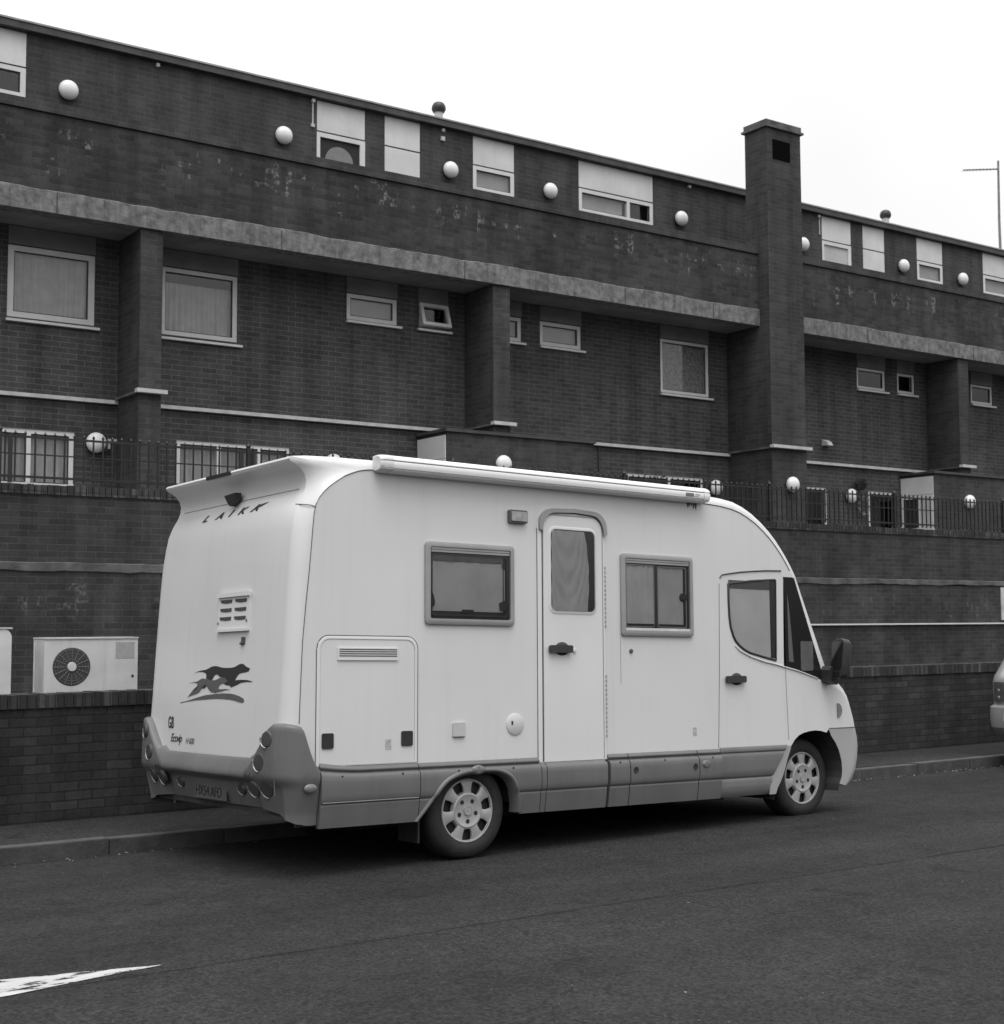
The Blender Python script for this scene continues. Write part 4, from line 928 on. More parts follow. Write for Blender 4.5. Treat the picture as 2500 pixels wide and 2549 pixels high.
# ---- two side windows
def side_window(x0, x1, z0, z1, kind):
    o_, i_ = rrect(x0, x1, z0, z1, 0.03), rrect(x0+0.037, x1-0.037, z0+0.040, z1-0.036, 0.012)
    bm = newbm(); ring(bm, o_, i_, -0.026, 0.0, 0.007); f = link('side_window', bm, WFR, mh, smooth=40)
    a, b, c, d = x0+0.037, x1-0.037, z0+0.040, z1-0.036
    boxobj('recess', BLK, f, (a, b, -0.004, -0.001, c, d))
    # blind cassette rail at the head
    boxobj('head_rail', WFR, f, (a+0.008, b-0.008, -0.022, -0.006, d-0.018, d-0.003), (a+0.008, b-0.008, -0.020, -0.006, d-0.036, d-0.021))
    if kind == 1:
        bm = newbm(); 
        sub = curtain_mesh(a+0.022, b-0.062, c+0.055, d-0.055, -0.0085, amp=0.0022, waves=5, nx=50, lean=0.0); bm.free()
        link('curtain', sub, CUR, f, smooth=80)
        boxobj('curtain_shade_strip', M_('curtain_top_shade', 0.13, 0.9, 0.2, 12), f, (a+0.02, b-0.06, -0.0135, -0.0125, d-0.095, d-0.052))  # dark strip over the fabric, shade below the head rail as colour
        bm = newbm(); ring(bm, rrect(a+0.010, b-0.018, c+0.022, d-0.042, 0.03), rrect(a+0.022, b-0.030, c+0.034, d-0.054, 0.02), -0.0165, -0.0145); link('pane_edge', bm, M_('pane_edge', 0.05, 0.4, 0.1, 5), f)
        boxobj('stay', M_('stay_grey', 0.30, 0.4, 0.1, 5), f, (b-0.058, b-0.048, -0.0175, -0.0145, c+0.13, c+0.36))
        bm = newbm()
        prism(bm, [(a+0.012, c+0.20), (a+0.03, c+0.165), (a+0.042, c+0.12), (a+0.038, c+0.09), (a+0.012, c+0.08)], -0.018, -0.0145)
        prism(bm, [(b-0.10, c+0.12), (b-0.05, c+0.14), (b-0.02, c+0.12), (b-0.02, c+0.07), (b-0.09, c+0.065)], -0.018, -0.0145)
        prism(bm, [(a+0.26, c+0.045), (a+0.275, c+0.068), (a+0.37, c+0.068), (a+0.375, c+0.055), (a+0.35, c+0.045)], -0.018, -0.0145)
        B(bm, b-0.07, b-0.045, -0.018, -0.0145, c+0.375, c+0.40)
        link('catch', bm, BLK, f)
    else:
        xm = a+(b-a)*0.47
        link('curtain', curtain_mesh(a+0.012, xm-0.012, c+0.055, d-0.045, -0.0090, amp=0.0028, waves=4, nx=40, lean=0.0), CUR2, f, smooth=80)
        link('curtain', curtain_mesh(xm+0.014, b-0.065, c+0.055, d-0.06, -0.0085, amp=0.002, waves=3, nx=40, lean=0.0), CUR, f, smooth=80)
        boxobj('divider', BLK, f, (xm-0.012, xm+0.012, -0.020, -0.005, c, d-0.037))
        bm = newbm(); ring(bm, rrect(xm+0.016, b-0.035, c+0.028, d-0.050, 0.02), rrect(xm+0.024, b-0.043, c+0.036, d-0.058, 0.015), -0.0165, -0.0145)
        ring(bm, rrect(a+0.010, xm-0.014, c+0.028, d-0.044, 0.02), rrect(a+0.016, xm-0.020, c+0.036, d-0.050, 0.015), -0.0165, -0.0145); link('pane_edge', bm, M_('pane_edge2', 0.28, 0.4, 0.1, 5), f)
        bm = newbm(); lathe(bm, [(0, 0.012), (0.028, 0.010), (0.034, 0)], (b-0.075, -0.008, c+0.27), (0, -1, 0), (1, 0, 0), 16); B(bm, b-0.075, b-0.03, -0.018, -0.010, c+0.245, c+0.295); link('catch', bm, BLK, f)
        boxobj('sill_rail', AWNE, f, (a+0.004, b-0.004, -0.022, -0.005, c+0.002, c+0.022))
    boxobj('pane', glass_mat('van_glass', 0.86, 0.7), f, (a+0.006, b-0.006, -0.0205, -0.0195, c+0.008, d-0.040))
side_window(-0.392, 0.380, 1.617, 2.193, 1)
side_window(1.416, 2.180, 1.563, 2.197, 2)
boxobj('panel_gap', SEAML, body, (1.413, 1.417, -0.0022, 0.001, 1.20, 1.56))
# ---- service locker
lk_o, lk_i = rrect(-1.236, -0.447, 0.680, 1.530, [0.003, 0.003, 0.085, 0.085]), rrect(-1.212, -0.471, 0.682, 1.507, [0.003, 0.003, 0.068, 0.068])
bm = newbm(); ring(bm, lk_o, lk_i, -0.007, 0.0, 0.003); lk = link('locker_door', bm, VW2, mh, smooth=40)
bm = newbm(); prism(bm, inset(lk_i, 0.003), -0.004, -0.0005); link('door_leaf', bm, VW, lk)
bm = newbm(); pp = [(x, -0.004, z) for x, z in lk_o[6:]] ; tube(bm, [(x, -0.003, z) for x, z in (lk_o[12:18][::-1] and lk_o[11:24])], 0.0035, 5); link('seal', bm, SEAM, lk, smooth=60)
line3('seal', SEAM, lk, [(-1.238, -0.002, 1.44), (-1.238, -0.002, 0.68)], 0.0032); line3('seal', SEAML, lk, [(-0.445, -0.002, 1.44), (-0.445, -0.002, 0.68)], 0.0025)
line3('seal', SEAML, lk, [(x, -0.0045, z) for x, z in lk_i[12:24]], 0.0018)
vt = boxobj('vent', VW2, mh, (-1.083, -0.612, -0.014, -0.0042, 1.368, 1.450))
boxobj('slot', SEAM, vt, *[(-1.073, -0.622, -0.0155, -0.0141, 1.436-k*0.0145, 1.443-k*0.0145) for k in range(4)])
for xa, xb in ((-1.195, -1.108), (-0.580, -0.489)):
    bm = newbm(); prism(bm, rrect(xa, xb, 0.793, 0.893, 0.012), -0.012, -0.0042); link('latch', bm, BLK, lk, smooth=30)
# stickers, fillers, lamps on the side
boxobj('sticker', M_('sticker', 0.42, 0.6, 0.35, 60), mh, (-0.705, -0.660, -0.0062, -0.0045, 0.775, 0.842)); boxobj('sticker', M_('sticker', 0.42, 0.6, 0.35, 60), mh, (2.170, 2.210, -0.0016, -0.0004, 0.785, 0.850))
bm = newbm(); prism(bm, rrect(-0.155, -0.052, 0.842, 0.940, 0.008), -0.014, -0.0005); sk = link('socket_cover', bm, M_('socket_cover', 0.50, 0.5, 0.05, 6), mh, smooth=30)
line3('lip', SEAM, sk, [(-0.150, -0.013, 0.842), (-0.058, -0.013, 0.842)], 0.003)
bm = newbm(); lathe(bm, [(0, 0.020), (0.05, 0.018), (0.075, 0.008), (0.078, 0)], (0.393, 0, 0.915), (0, -1, 0), (1, 0, 0), 36); fc = link('filler_cap', bm, M_('filler_white', 0.58, 0.45, 0.04, 6), mh, smooth=40)
boxobj('keyhole', BLK, fc, (0.348, 0.362, -0.022, -0.015, 0.915, 0.940))
bm = newbm(); prism(bm, rrect(0.332, 0.496, 2.364, 2.460, 0.012), -0.030, -0.0005); al = link('awning_light', bm, M_('light_surround', 0.10, 0.5, 0.1, 9), mh, smooth=30)
bm = newbm(); prism(bm, rrect(0.346, 0.484, 2.378, 2.448, 0.008), -0.040, -0.0302); link('lens', bm, M_('frosted_lens', 0.32, 0.4, 0.25, 16), al, smooth=30)
bm = newbm(); lathe(bm, [(0, 0.014), (0.014, 0.012), (0.018, 0)], (1.521, 0, 1.446), (0, -1, 0), (1, 0, 0), 16); link('water_inlet', bm, M_('inlet_grey', 0.08, 0.5, 0.1, 9), mh, smooth=40)
# side indicator on the wing (half moon)
bm = newbm(); prism(bm, [(3.905, 0.895)]+[(3.905+0.055*math.cos(math.radians(a)), 0.955+0.062*math.sin(math.radians(a))) for a in range(-80, 81, 16)]+[(3.905, 1.015)], -0.012, 0.0); link('side_indicator', bm, LENS, mh, smooth=40)
# ---- body seam following the side wall edge
line3('edge_seam', SEAM, body, [(x, -0.0015, z) for x, z in inner[1:15]], 0.0026); line3('edge_seam', SEAM, body, [(x, -0.0015, z) for x, z in inner[14:23]], 0.0034)
line3('edge_seam', SEAM, body, [(x, -0.0015, z) for x, z in inner[22:37]], 0.0036)
line3('edge_seam', SEAM, body, [(-1.262, -0.001, 2.375), (-1.285, 0.02, 2.385), (-1.315, 0.07, 2.392), (-1.328, 0.14, 2.40)], 0.0032)
# ---- rear panel details (xr gives the panel's own surface)
def xr(z):
    pts_ = [(0.3, -1.47)]+[(p[1][1], p[1][0]) for p in PI_[:12]]
    for (a, xa), (b, xb) in zip(pts_, pts_[1:]):
        if a <= z <= b: return xa+(xb-xa)*(z-a)/(b-a)
    return pts_[-1][1]
def rear_poly(name, pts, mat, off=0.0015, parent=None):
    bm = newbm(); vs = [bm.verts.new((xr(z)-off, y, z)) for y, z in pts]; f = bm.faces.new(vs)
    bmesh.ops.triangulate(bm, faces=[f]); bmesh.ops.recalc_face_normals(bm, faces=bm.faces)
    ext = bmesh.ops.extrude_face_region(bm, geom=list(bm.faces))
    for e in ext['geom']:
        if isinstance(e, bmesh.types.BMVert): e.co.x += 0.001
    return link(name, bm, mat, parent or mh)
def sm2(pts, n=3): return smooth_poly(pts, n)
DOG = [(1.404, 1.289), (1.343, 1.301), (1.275, 1.308), (1.221, 1.311), (1.168, 1.323), (1.129, 1.333), (1.077, 1.337), (1.036, 1.334), (0.982, 1.326), (0.903, 1.322), (0.826, 1.323), (0.776, 1.328), (0.739, 1.337), (0.709, 1.346), (0.672, 1.35), (0.64, 1.345), (0.613, 1.332), (0.581, 1.324), (0.553, 1.32), (0.551, 1.311), (0.568, 1.298), (0.595, 1.292), (0.644, 1.288), (0.693, 1.284), (0.723, 1.27), (0.745, 1.251), (0.756, 1.236), (0.718, 1.239), (0.656, 1.241), (0.575, 1.239), (0.494, 1.229), (0.536, 1.226), (0.598, 1.226), (0.671, 1.219), (0.732, 1.204), (0.812, 1.187), (0.83, 1.2), (0.878, 1.202), (0.912, 1.208), (0.926, 1.217), (0.87, 1.234), (0.925, 1.254), (0.992, 1.259), (1.009, 1.266), (1.027, 1.275), (1.047, 1.277), (1.073, 1.272), (1.091, 1.26), (1.111, 1.24), (1.155, 1.237), (1.211, 1.249), (1.207, 1.266), (1.216, 1.283), (1.238, 1.29), (1.287, 1.296), (1.342, 1.296)]
DOG2 = [(1.498, 1.215), (1.414, 1.223), (1.345, 1.229), (1.299, 1.243), (1.259, 1.25), (1.21, 1.246), (1.155, 1.239), (1.074, 1.237), (1.029, 1.243), (0.991, 1.254), (0.945, 1.256), (0.911, 1.249), (0.87, 1.234), (0.882, 1.222), (0.913, 1.215), (0.965, 1.212), (0.995, 1.199), (1.005, 1.178), (0.959, 1.175), (0.881, 1.178), (0.816, 1.172), (0.88, 1.171), (0.957, 1.16), (1.021, 1.153), (1.053, 1.146), (1.064, 1.153), (1.101, 1.151), (1.136, 1.163), (1.173, 1.183), (1.197, 1.204), (1.216, 1.198), (1.268, 1.18), (1.305, 1.153), (1.345, 1.141), (1.406, 1.132), (1.447, 1.125), (1.488, 1.115), (1.469, 1.127), (1.431, 1.152), (1.399, 1.173), (1.347, 1.194), (1.339, 1.209), (1.364, 1.217), (1.414, 1.22)]
SW = [(1.603, 1.076), (1.498, 1.088), (1.395, 1.104), (1.293, 1.12), (1.192, 1.133), (1.059, 1.141), (0.929, 1.147), (0.832, 1.147), (0.748, 1.141), (0.671, 1.129), (0.626, 1.118), (0.602, 1.107), (0.603, 1.093), (0.627, 1.085), (0.665, 1.088), (0.742, 1.098), (0.825, 1.105), (0.923, 1.108), (1.021, 1.108), (1.12, 1.105), (1.255, 1.098), (1.392, 1.091), (1.518, 1.08), (1.602, 1.07)]
dg = rear_poly('running_dog_decal', DOG, DEC1, 0.0022)
rear_poly('pale_dog', DOG2, DEC2, 0.0034, dg); rear_poly('swoosh', SW, DEC2, 0.0022, dg)
rear_poly('leg_shade', [(1.275, 1.18), (1.244, 1.198), (1.218, 1.207), (1.194, 1.204), (1.198, 1.192), (1.227, 1.18)], DEC1, 0.0046, dg)
rear_poly('leg_shade', [(1.372, 1.178), (1.335, 1.20), (1.322, 1.197), (1.35, 1.175), (1.40, 1.158)], DEC1, 0.0046, dg)
# lettering
def rear_text(name, s, y0, z0, size, sx, mat, shear=0.0, space=1.0, parent=None, off=0.003, bold=0.0):
    dz = 0.05; slope = (xr(z0+dz)-xr(z0))/dz
    return text_obj(name, s, mat, parent or mh, (xr(z0)-off, y0, z0), (0, -1, 0), (slope, 0, 1), size, sx, shear, space, 0.0006, bold)
lx = [1.565, 1.345, 1.145, 1.00, 0.80]
lt = None
for ch_, yy in zip('LAIKA', lx):
    t_ = rear_text('lettering', ch_, yy, 2.400+0.012*(1.565-yy), 0.078, 1.9 if ch_ != 'I' else 1.8, DEC1, shear=0.35, parent=lt, bold=0.035)
    lt = lt or t_
rear_poly('letter_swash', [(0.76, 2.440), (0.68, 2.456), (0.585, 2.462), (0.62, 2.450), (0.68, 2.436), (0.74, 2.428)], DEC1, 0.003, lt)
rear_text('country_letters', 'GB', 1.790, 0.890, 0.118, 0.62, DEC1, space=1.05, bold=0.02)
rear_text('model_script', 'Ecovip', 1.735, 0.792, 0.085, 0.98, DEC1, shear=0.35, space=0.86)
rear_text('model_script', 'H 600', 1.475, 0.785, 0.060, 0.98, DEC2, shear=0.25, space=0.9)
# fridge style vent
def on_rear(bm, y0, y1, z0, z1, d, back=0.0):
    """box standing d proud of the raked panel"""
    vs = []
    for (y, z) in ((y0, z0), (y1, z0), (y1, z1), (y0, z1)): vs.append(bm.verts.new((xr(z)-back, y, z)))
    for (y, z) in ((y0, z0), (y1, z0), (y1, z1), (y0, z1)): vs.append(bm.verts.new((xr(z)-d, y, z)))
    for f in ((0, 1, 2, 3), (7, 6, 5, 4), (0, 4, 5, 1), (1, 5, 6, 2), (2, 6, 7, 3), (3, 7, 4, 0)): bm.faces.new([vs[i] for i in f])
    bmesh.ops.recalc_face_normals(bm, faces=bm.faces)
bm = newbm(); on_rear(bm, 0.60, 1.065, 1.575, 1.835, 0.014); rv = link('rear_vent', bm, VW2, mh)
bm = newbm(); on_rear(bm, 0.59, 1.075, 1.812, 1.842, 0.030, 0.0145); on_rear(bm, 0.595, 1.07, 1.572, 1.592, 0.024, 0.0145); link('hood', bm, VW2, rv)
bm = newbm()
for k in range(3):
    for ya, yb in ((0.632, 0.812), (0.852, 1.032)):
        zt = 1.795-k*0.060; vs = [bm.verts.new((xr(z)-0.0165, y, z)) for y, z in ((ya, zt), (yb, zt), (yb-0.012, zt-0.020), ((ya+yb)/2, zt-0.027), (ya+0.004, zt-0.024))]
        bm.faces.new(vs)
bmesh.ops.recalc_face_normals(bm, faces=bm.faces); link('louvre', bm, SEAM, rv)
bm = newbm(); on_rear(bm, 0.612, 0.622, 1.635, 1.65, 0.019, 0.0145); on_rear(bm, 1.045, 1.055, 1.625, 1.64, 0.019, 0.0145); link('screw', bm, BLK, rv)
bm = newbm(); on_rear(bm, 0.645, 0.675, 1.485, 1.530, 0.018); on_rear(bm, 0.668, 0.705, 1.478, 1.495, 0.012); link('rear_lock', bm, M_('lock_dark', 0.08, 0.5, 0.2, 20), mh)
# reversing camera below the spoiler, its high brake lamp
bm = newbm(); prism(bm, [(-0.10, 0.034), (0.075, 0.042), (0.07, 0.0), (0.03, -0.035), (-0.01, -0.048), (-0.05, -0.02)], -0.05, 0.0)
for v in bm.verts: v.co = Vector((-1.285+v.co.y, 1.09-v.co.x, 2.525+v.co.z))
bmesh.ops.recalc_face_normals(bm, faces=bm.faces); link('reversing_camera', bm, BLK, mh)
bm = newbm(); B(bm, -1.4005, -1.385, 0.98, 1.36, 2.685, 2.712, bevel=0.004); link('high_brake_light', bm, BLK, mh)
# crease line across the foot of the spoiler
line3('spoiler_seam', SEAML, body, [(-1.2695, 0.20, 2.512), (-1.2695, 1.0, 2.512), (-1.2695, W-0.20, 2.512)], 0.003)
# ---- rear bumper, swept round both corners with lamp towers
path = [(-1.222, -0.040, 0, -1, 0.664, 0.31), (-1.25, -0.044, 0, -1, 0.695, 0.31), (-1.275, -0.047, 0, -1, 0.735, 0.31), (-1.30, -0.049, 0, -1, 0.79, 0.31), (-1.325, -0.050, 0, -1, 0.86, 0.315), (-1.345, -0.050, 0, -1, 0.915, 0.32), (-1.36, -0.049, 0, -1, 0.935, 0.32),
 (-1.40, -0.045, -.2, -.98, 0.945, 0.33), (-1.44, -0.025, -.5, -.86, 0.952, 0.34), (-1.475, 0.01, -.75, -.66, 0.956, 0.35), (-1.498, 0.055, -.92, -.38, 0.957, 0.36), (-1.508, 0.10, -.98, -.15, 0.955, 0.37),
 (-1.512, 0.14, -1, 0, 0.935, 0.38), (-1.515, 0.18, -1, 0, 0.90, 0.385), (-1.516, 0.235, -1, 0, 0.84, 0.39), (-1.518, 0.29, -1, 0, 0.785, 0.395), (-1.52, 0.34, -1, 0, 0.735, 0.40), (-1.522, 0.39, -1, 0, 0.69, 0.40), (-1.525, 0.46, -1, 0, 0.652, 0.40), (-1.535, 0.70, -1, 0, 0.650, 0.40), (-1.54, W/2, -1, 0, 0.650, 0.40)]
full = path + [(x, W-y, nx_, -ny_, zt, zb) for x, y, nx_, ny_, zt, zb in path[::-1][1:]]
def undercut(nx_, zt, z, y):
    shelf = 1.0 if (nx_ < -0.9 and zt < 0.70) else (0.55 if nx_ < -0.9 else (0.30 if nx_ < -0.4 else 0.12))
    k = max(0.0, min(1.0, (0.612-z)/0.06)); k = k*k*(3-2*k); t2 = max(0.0, min(1.0, (0.60-z)/0.22))
    return -0.075*k*shelf - 0.07*t2*(0.5+0.5*shelf)
def bsurf(y, z):
    rp = [q for q in full if q[2] < -0.7]
    for a, b in zip(rp, rp[1:]):
        if a[1] <= y <= b[1]:
            f = (y-a[1])/(b[1]-a[1]+1e-9); return a[0]+(b[0]-a[0])*f - undercut((a[2]+b[2])/2, a[4]+(b[4]-a[4])*f, z, y)
    return -1.5
bm = newbm(); rows = []
for x, y, nx_, ny_, zt, zb in full:
    row = []
    cen = max(0.0, 1-abs(y-W/2)/0.62) ; cen = cen**0.5 if cen > 0 else 0
    lift = 0.075 if zt < 0.70 and nx_ < -0.9 else 0.0
    inw = (0.065 if nx_ < -0.3 else 0.038)
    row.append(bm.verts.new((x-nx_*inw, y-ny_*inw, zt+(lift if lift else 0.006))))
    if lift: row.append(bm.verts.new((x-nx_*0.035, y-ny_*0.035, zt+0.058)))
    else: row.append(bm.verts.new((x-nx_*0.02, y-ny_*0.02, zt+0.003)))
    row.append(bm.verts.new((x-nx_*0.006, y-ny_*0.006, zt-0.006)))
    for t in [k/22 for k in range(23)]:
        z = zt-0.02-(zt-0.02-zb)*t
        bulge = 0.008*math.sin(t*math.pi) + undercut(nx_, zt, z, y)
        row.append(bm.verts.new((x+nx_*bulge, y+ny_*bulge, z)))
    rows.append(row)
for a, b in zip(rows, rows[1:]):
    for j in range(len(a)-1): bm.faces.new((a[j], b[j], b[j+1], a[j+1]))
bmesh.ops.recalc_face_normals(bm, faces=bm.faces)
rb = link('rear_bumper', bm, VG, mh, smooth=40)
line3('crease_highlight', VGM, rb, [(-1.485, 0.028, 0.93), (-1.50, 0.045, 0.80), (-1.505, 0.06, 0.65), (-1.49, 0.07, 0.5)], 0.0025)  # lighter strip painted as the highlight along the corner crease
# lamps: dark round pods with a bright rim at the lower outer side
def rear_lamp(x, y, z, rx_, rz_, tilt, face=(-1, -0.25, 0)):
    x = bsurf(y, z)-(0.006 if z > 0.6 else 0.014)
    fa = Vector(face).normalized(); u = Vector((0, 0, 1)).cross(fa).normalized(); v = fa.cross(u)
    bm = newbm()
    cN = 24; c0 = Vector((x, y, z)); cen_ = bm.verts.new(c0+fa*0.010); r1 = []; r0 = []
    for k in range(cN):
        a = 2*math.pi*k/cN; p = Vector((math.cos(a)*rx_, math.sin(a)*rz_)); ct, st = math.cos(tilt), math.sin(tilt); p = Vector((p.x*ct-p.y*st, p.x*st+p.y*ct))
        r1.append(bm.verts.new(c0+u*p.x*0.8+v*p.y*0.8+fa*0.008)); r0.append(bm.verts.new(c0+u*p.x+v*p.y-fa*0.012))
    for k in range(cN):
        j = (k+1) % cN; bm.faces.new((cen_, r1[k], r1[j])); bm.faces.new((r1[k], r0[k], r0[j], r1[j]))
    bmesh.ops.recalc_face_normals(bm, faces=bm.faces); l = link('tail_lamp', bm, LAMPD, mh, smooth=50)
    bm = newbm(); pts_ = []
    for k in range(15):
        a = math.radians(165+100*k/14)
        p = Vector((math.cos(a)*rx_*1.0, math.sin(a)*rz_*1.0)); ct, st = math.cos(tilt), math.sin(tilt); p = Vector((p.x*ct-p.y*st, p.x*st+p.y*ct))
        pts_.append(c0+u*p.x+v*p.y+fa*0.006)
    tube(bm, pts_, [0.001]+[0.0055]*13+[0.001], 6); link('rim', bm, CHR, l, smooth=60)
for s in (0, 1):
    m_ = (lambda y: y) if s == 0 else (lambda y: W-y)
    k_ = 1 if s == 0 else -1
    rear_lamp(-1.507, m_(0.135), 0.862, 0.058, 0.058, 0.0, (-1, -0.25*k_, 0)); rear_lamp(-1.517, m_(0.225), 0.712, 0.066, 0.064, 0.0, (-1, -0.12*k_, 0))
    rear_lamp(-1.474, m_(0.205), 0.540, 0.072, 0.068, 0.0, (-1, -0.18*k_, -0.45)); rear_lamp(-1.474, m_(0.375), 0.530, 0.068, 0.062, 0.0, (-1, -0.08*k_, -0.45)); rear_lamp(-1.462, m_(0.62), 0.510, 0.055, 0.042, 0.0, (-1, 0, -0.45))
bm = newbm(); px_ = bsurf(1.1, 0.47)-0.014; B(bm, px_, px_+0.008, 0.86, 1.36, 0.415, 0.520); npl = link('number_plate', bm, M_('number_plate', 0.115, 0.5, 0.15, 12), mh)
text_obj('plate_letters', 'HX54 AFO', DEC1, npl, (px_-0.0015, 1.345, 0.434), (0, -1, 0), (0, 0, 1), 0.100, 0.95, 0.0, 0.92, 0.0006)
# corner side marker lamp on the bumper side
bm = newbm(); lathe(bm, [(0, 0.014), (0.03, 0.012), (0.045, 0.004), (0.048, 0)], (-1.30, -0.054, 0.548), (0, -1, 0), (1, 0, 0), 28)
for v in bm.verts: v.co.z = 0.548+(v.co.z-0.548)*0.62
link('side_marker', bm, M_('marker_lens', 0.17, 0.35, 0.2, 14), mh, smooth=40)
# ---- grey skirts: one panel per visible section, with their profile
def prof_y(z, kind):
    if kind == 'body':
        pr = [(0.705, -0.001), (0.672, -0.006), (0.664, -0.016), (0.655, -0.024), (0.645, -0.026), (0.638, -0.014), (0.634, -0.010), (0.630, -0.014), (0.622, -0.036), (0.605, -0.046), (0.56, -0.049), (0.50, -0.049), (0.455, -0.046), (0.444, -0.038), (0.436, -0.030), (0.430, -0.034), (0.36, -0.026), (0.285, -0.012)]
    elif kind == 'door':
        pr = [(0.636, -0.012), (0.628, -0.020), (0.615, -0.040), (0.60, -0.047), (0.50, -0.049), (0.455, -0.046), (0.444, -0.038), (0.436, -0.030), (0.430, -0.034), (0.36, -0.026), (0.285, -0.012)]
    elif kind == 'cab':
        pr = [(0.682, -0.001), (0.676, -0.008), (0.655, -0.014), (0.642, -0.014), (0.634, -0.006), (0.628, -0.010), (0.615, -0.016), (0.55, -0.018), (0.45, -0.018), (0.438, -0.010), (0.432, -0.006)]
    elif kind == 'sill':
        pr = [(0.432, -0.008), (0.42, -0.012), (0.36, -0.008), (0.31, 0.01), (0.285, 0.03)]
    if z >= pr[0][0]: return pr[0][1]
    for (a, ya), (b, yb) in zip(pr, pr[1:]):
        if b <= z <= a: return ya+(yb-ya)*(a-z)/(a-b) if a > b else ya
    return pr[-1][1]
ZS = {'body': [0.674, 0.668, 0.662, 0.655, 0.648, 0.643, 0.639, 0.636, 0.633, 0.630, 0.626, 0.620, 0.612, 0.60, 0.57, 0.53, 0.49, 0.46, 0.450, 0.444, 0.439, 0.435, 0.430, 0.42, 0.38, 0.33, 0.285],
      'door': [0.636, 0.632, 0.628, 0.622, 0.615, 0.607, 0.60, 0.57, 0.53, 0.49, 0.46, 0.450, 0.444, 0.439, 0.435, 0.430, 0.42, 0.38, 0.33, 0.285],
      'cab': [0.682, 0.679, 0.674, 0.665, 0.655, 0.648, 0.642, 0.638, 0.634, 0.631, 0.626, 0.62, 0.60, 0.55, 0.50, 0.45, 0.444, 0.438, 0.432],
      'sill': [0.431, 0.426, 0.42, 0.40, 0.38, 0.36, 0.33, 0.31, 0.285]}
def rear_arch(x):
    """lower edge of the skirt over the rear wheel"""
    c = [(-0.455, 0.285), (-0.38, 0.375), (-0.309, 0.462), (-0.26, 0.515), (-0.209, 0.552), (-0.12, 0.585), (-0.02, 0.598), (0.12, 0.600), (0.22, 0.594), (0.30, 0.562), (0.348, 0.515), (0.385, 0.44), (0.405, 0.36), (0.41, 0.285)]
    if x <= c[0][0] or x >= c[-1][0]: return None
    for (a, za), (b, zb) in zip(c, c[1:]):
        if a <= x <= b: return za+(zb-za)*(x-a)/(b-a)
def skirt(name, x0, x1, kind, mat, step=0.03, yoff=0.0, parent=None, slant=0.0, ztop=None):
    bm = newbm(); n = max(2, int((x1-x0)/step)); rows = []
    for i in range(n+1):
        x = x0+(x1-x0)*i/n; zb = rear_arch(x); row = []
        zz = ZS[kind]
        for z in zz:
            zc = z if (zb is None or z > zb) else zb
            xx = x+slant*(zz[0]-z)/(zz[0]-zz[-1])*max(0, (i/n-0.4)/0.6)
            zs = zc
            if kind == 'body' and x < -0.85: zs = zc+0.030*((-0.85-x)/0.37)**2*max(0, (zc-0.45)/0.22)
            row.append(bm.verts.new((xx, prof_y(zc, kind)+yoff, zs)))
        rows.append(row)
    for a, b in zip(rows, rows[1:]):
        for j in range(len(a)-1):
            if (a[j].co-a[j+1].co).length < 1e-6 and (b[j].co-b[j+1].co).length < 1e-6: continue
            bm.faces.new((a[j], b[j], b[j+1], a[j+1]))
    # returns at the ends so that gaps read dark and the panel has thickness
    for row, s in ((rows[0], 1), (rows[-1], -1)):
        bk = [bm.verts.new((v.co.x, 0.02, v.co.z)) for v in row]
        for j in range(len(row)-1): bm.faces.new((row[j], row[j+1], bk[j+1], bk[j]) if s > 0 else (row[j+1], row[j], bk[j], bk[j+1]))
    bmesh.ops.remove_doubles(bm, verts=bm.verts, dist=1e-5); bmesh.ops.recalc_face_normals(bm, faces=bm.faces)
    return link(name, bm, mat, parent or mh, smooth=45)
skirt('side_skirt', -1.214, -0.452, 'body', VG); skirt('side_skirt', -0.445, 0.598, 'body', VG, 0.012)
skirt('side_skirt', 0.655, 1.232, 'door', VG); skirt('side_skirt', 1.262, 1.455, 'body', VG); skirt('side_skirt', 1.465, 2.185, 'body', VG); skirt('side_skirt', 2.195, 2.448, 'body', VG)
skirt('side_skirt', 0.604, 0.648, 'door', VG)
skirt('cab_skirt', 2.462, 3.262, 'cab', VG, slant=-0.205); skirt('cab_sill', 2.462, 3.06, 'sill', M_('sill_grey', 0.19, 0.45, 0.08, 4)); 
bm = newbm(); prism(bm, [(3.303, .672), (3.284, .627), (3.25, .56), (3.22, .49), (3.193, .433), (3.16, .38), (3.126, .338), (3.10, .285), (3.03, .285), (3.052, .432), (3.10, .492), (3.15, .560), (3.205, .622), (3.258, .676)], -0.009, 0.003); link('arch_lip', bm, M_('arch_lip_grey', 0.34, 0.4, 0.05, 4), mh, smooth=30)
boxobj('backing', UND, mh, (-1.36, -0.47, 0.025, 0.05, 0.30, 0.70), (0.43, 3.10, 0.025, 0.05, 0.30, 0.70), (-0.47, 0.43, 0.025, 0.05, 0.63, 0.70))
line3('skirt_highlight', VGM, mh, [(-1.205, -0.0415, 0.4475), (-0.46, -0.0415, 0.4475)], 0.004)  # highlight on the skirt step, painted as a lighter strip
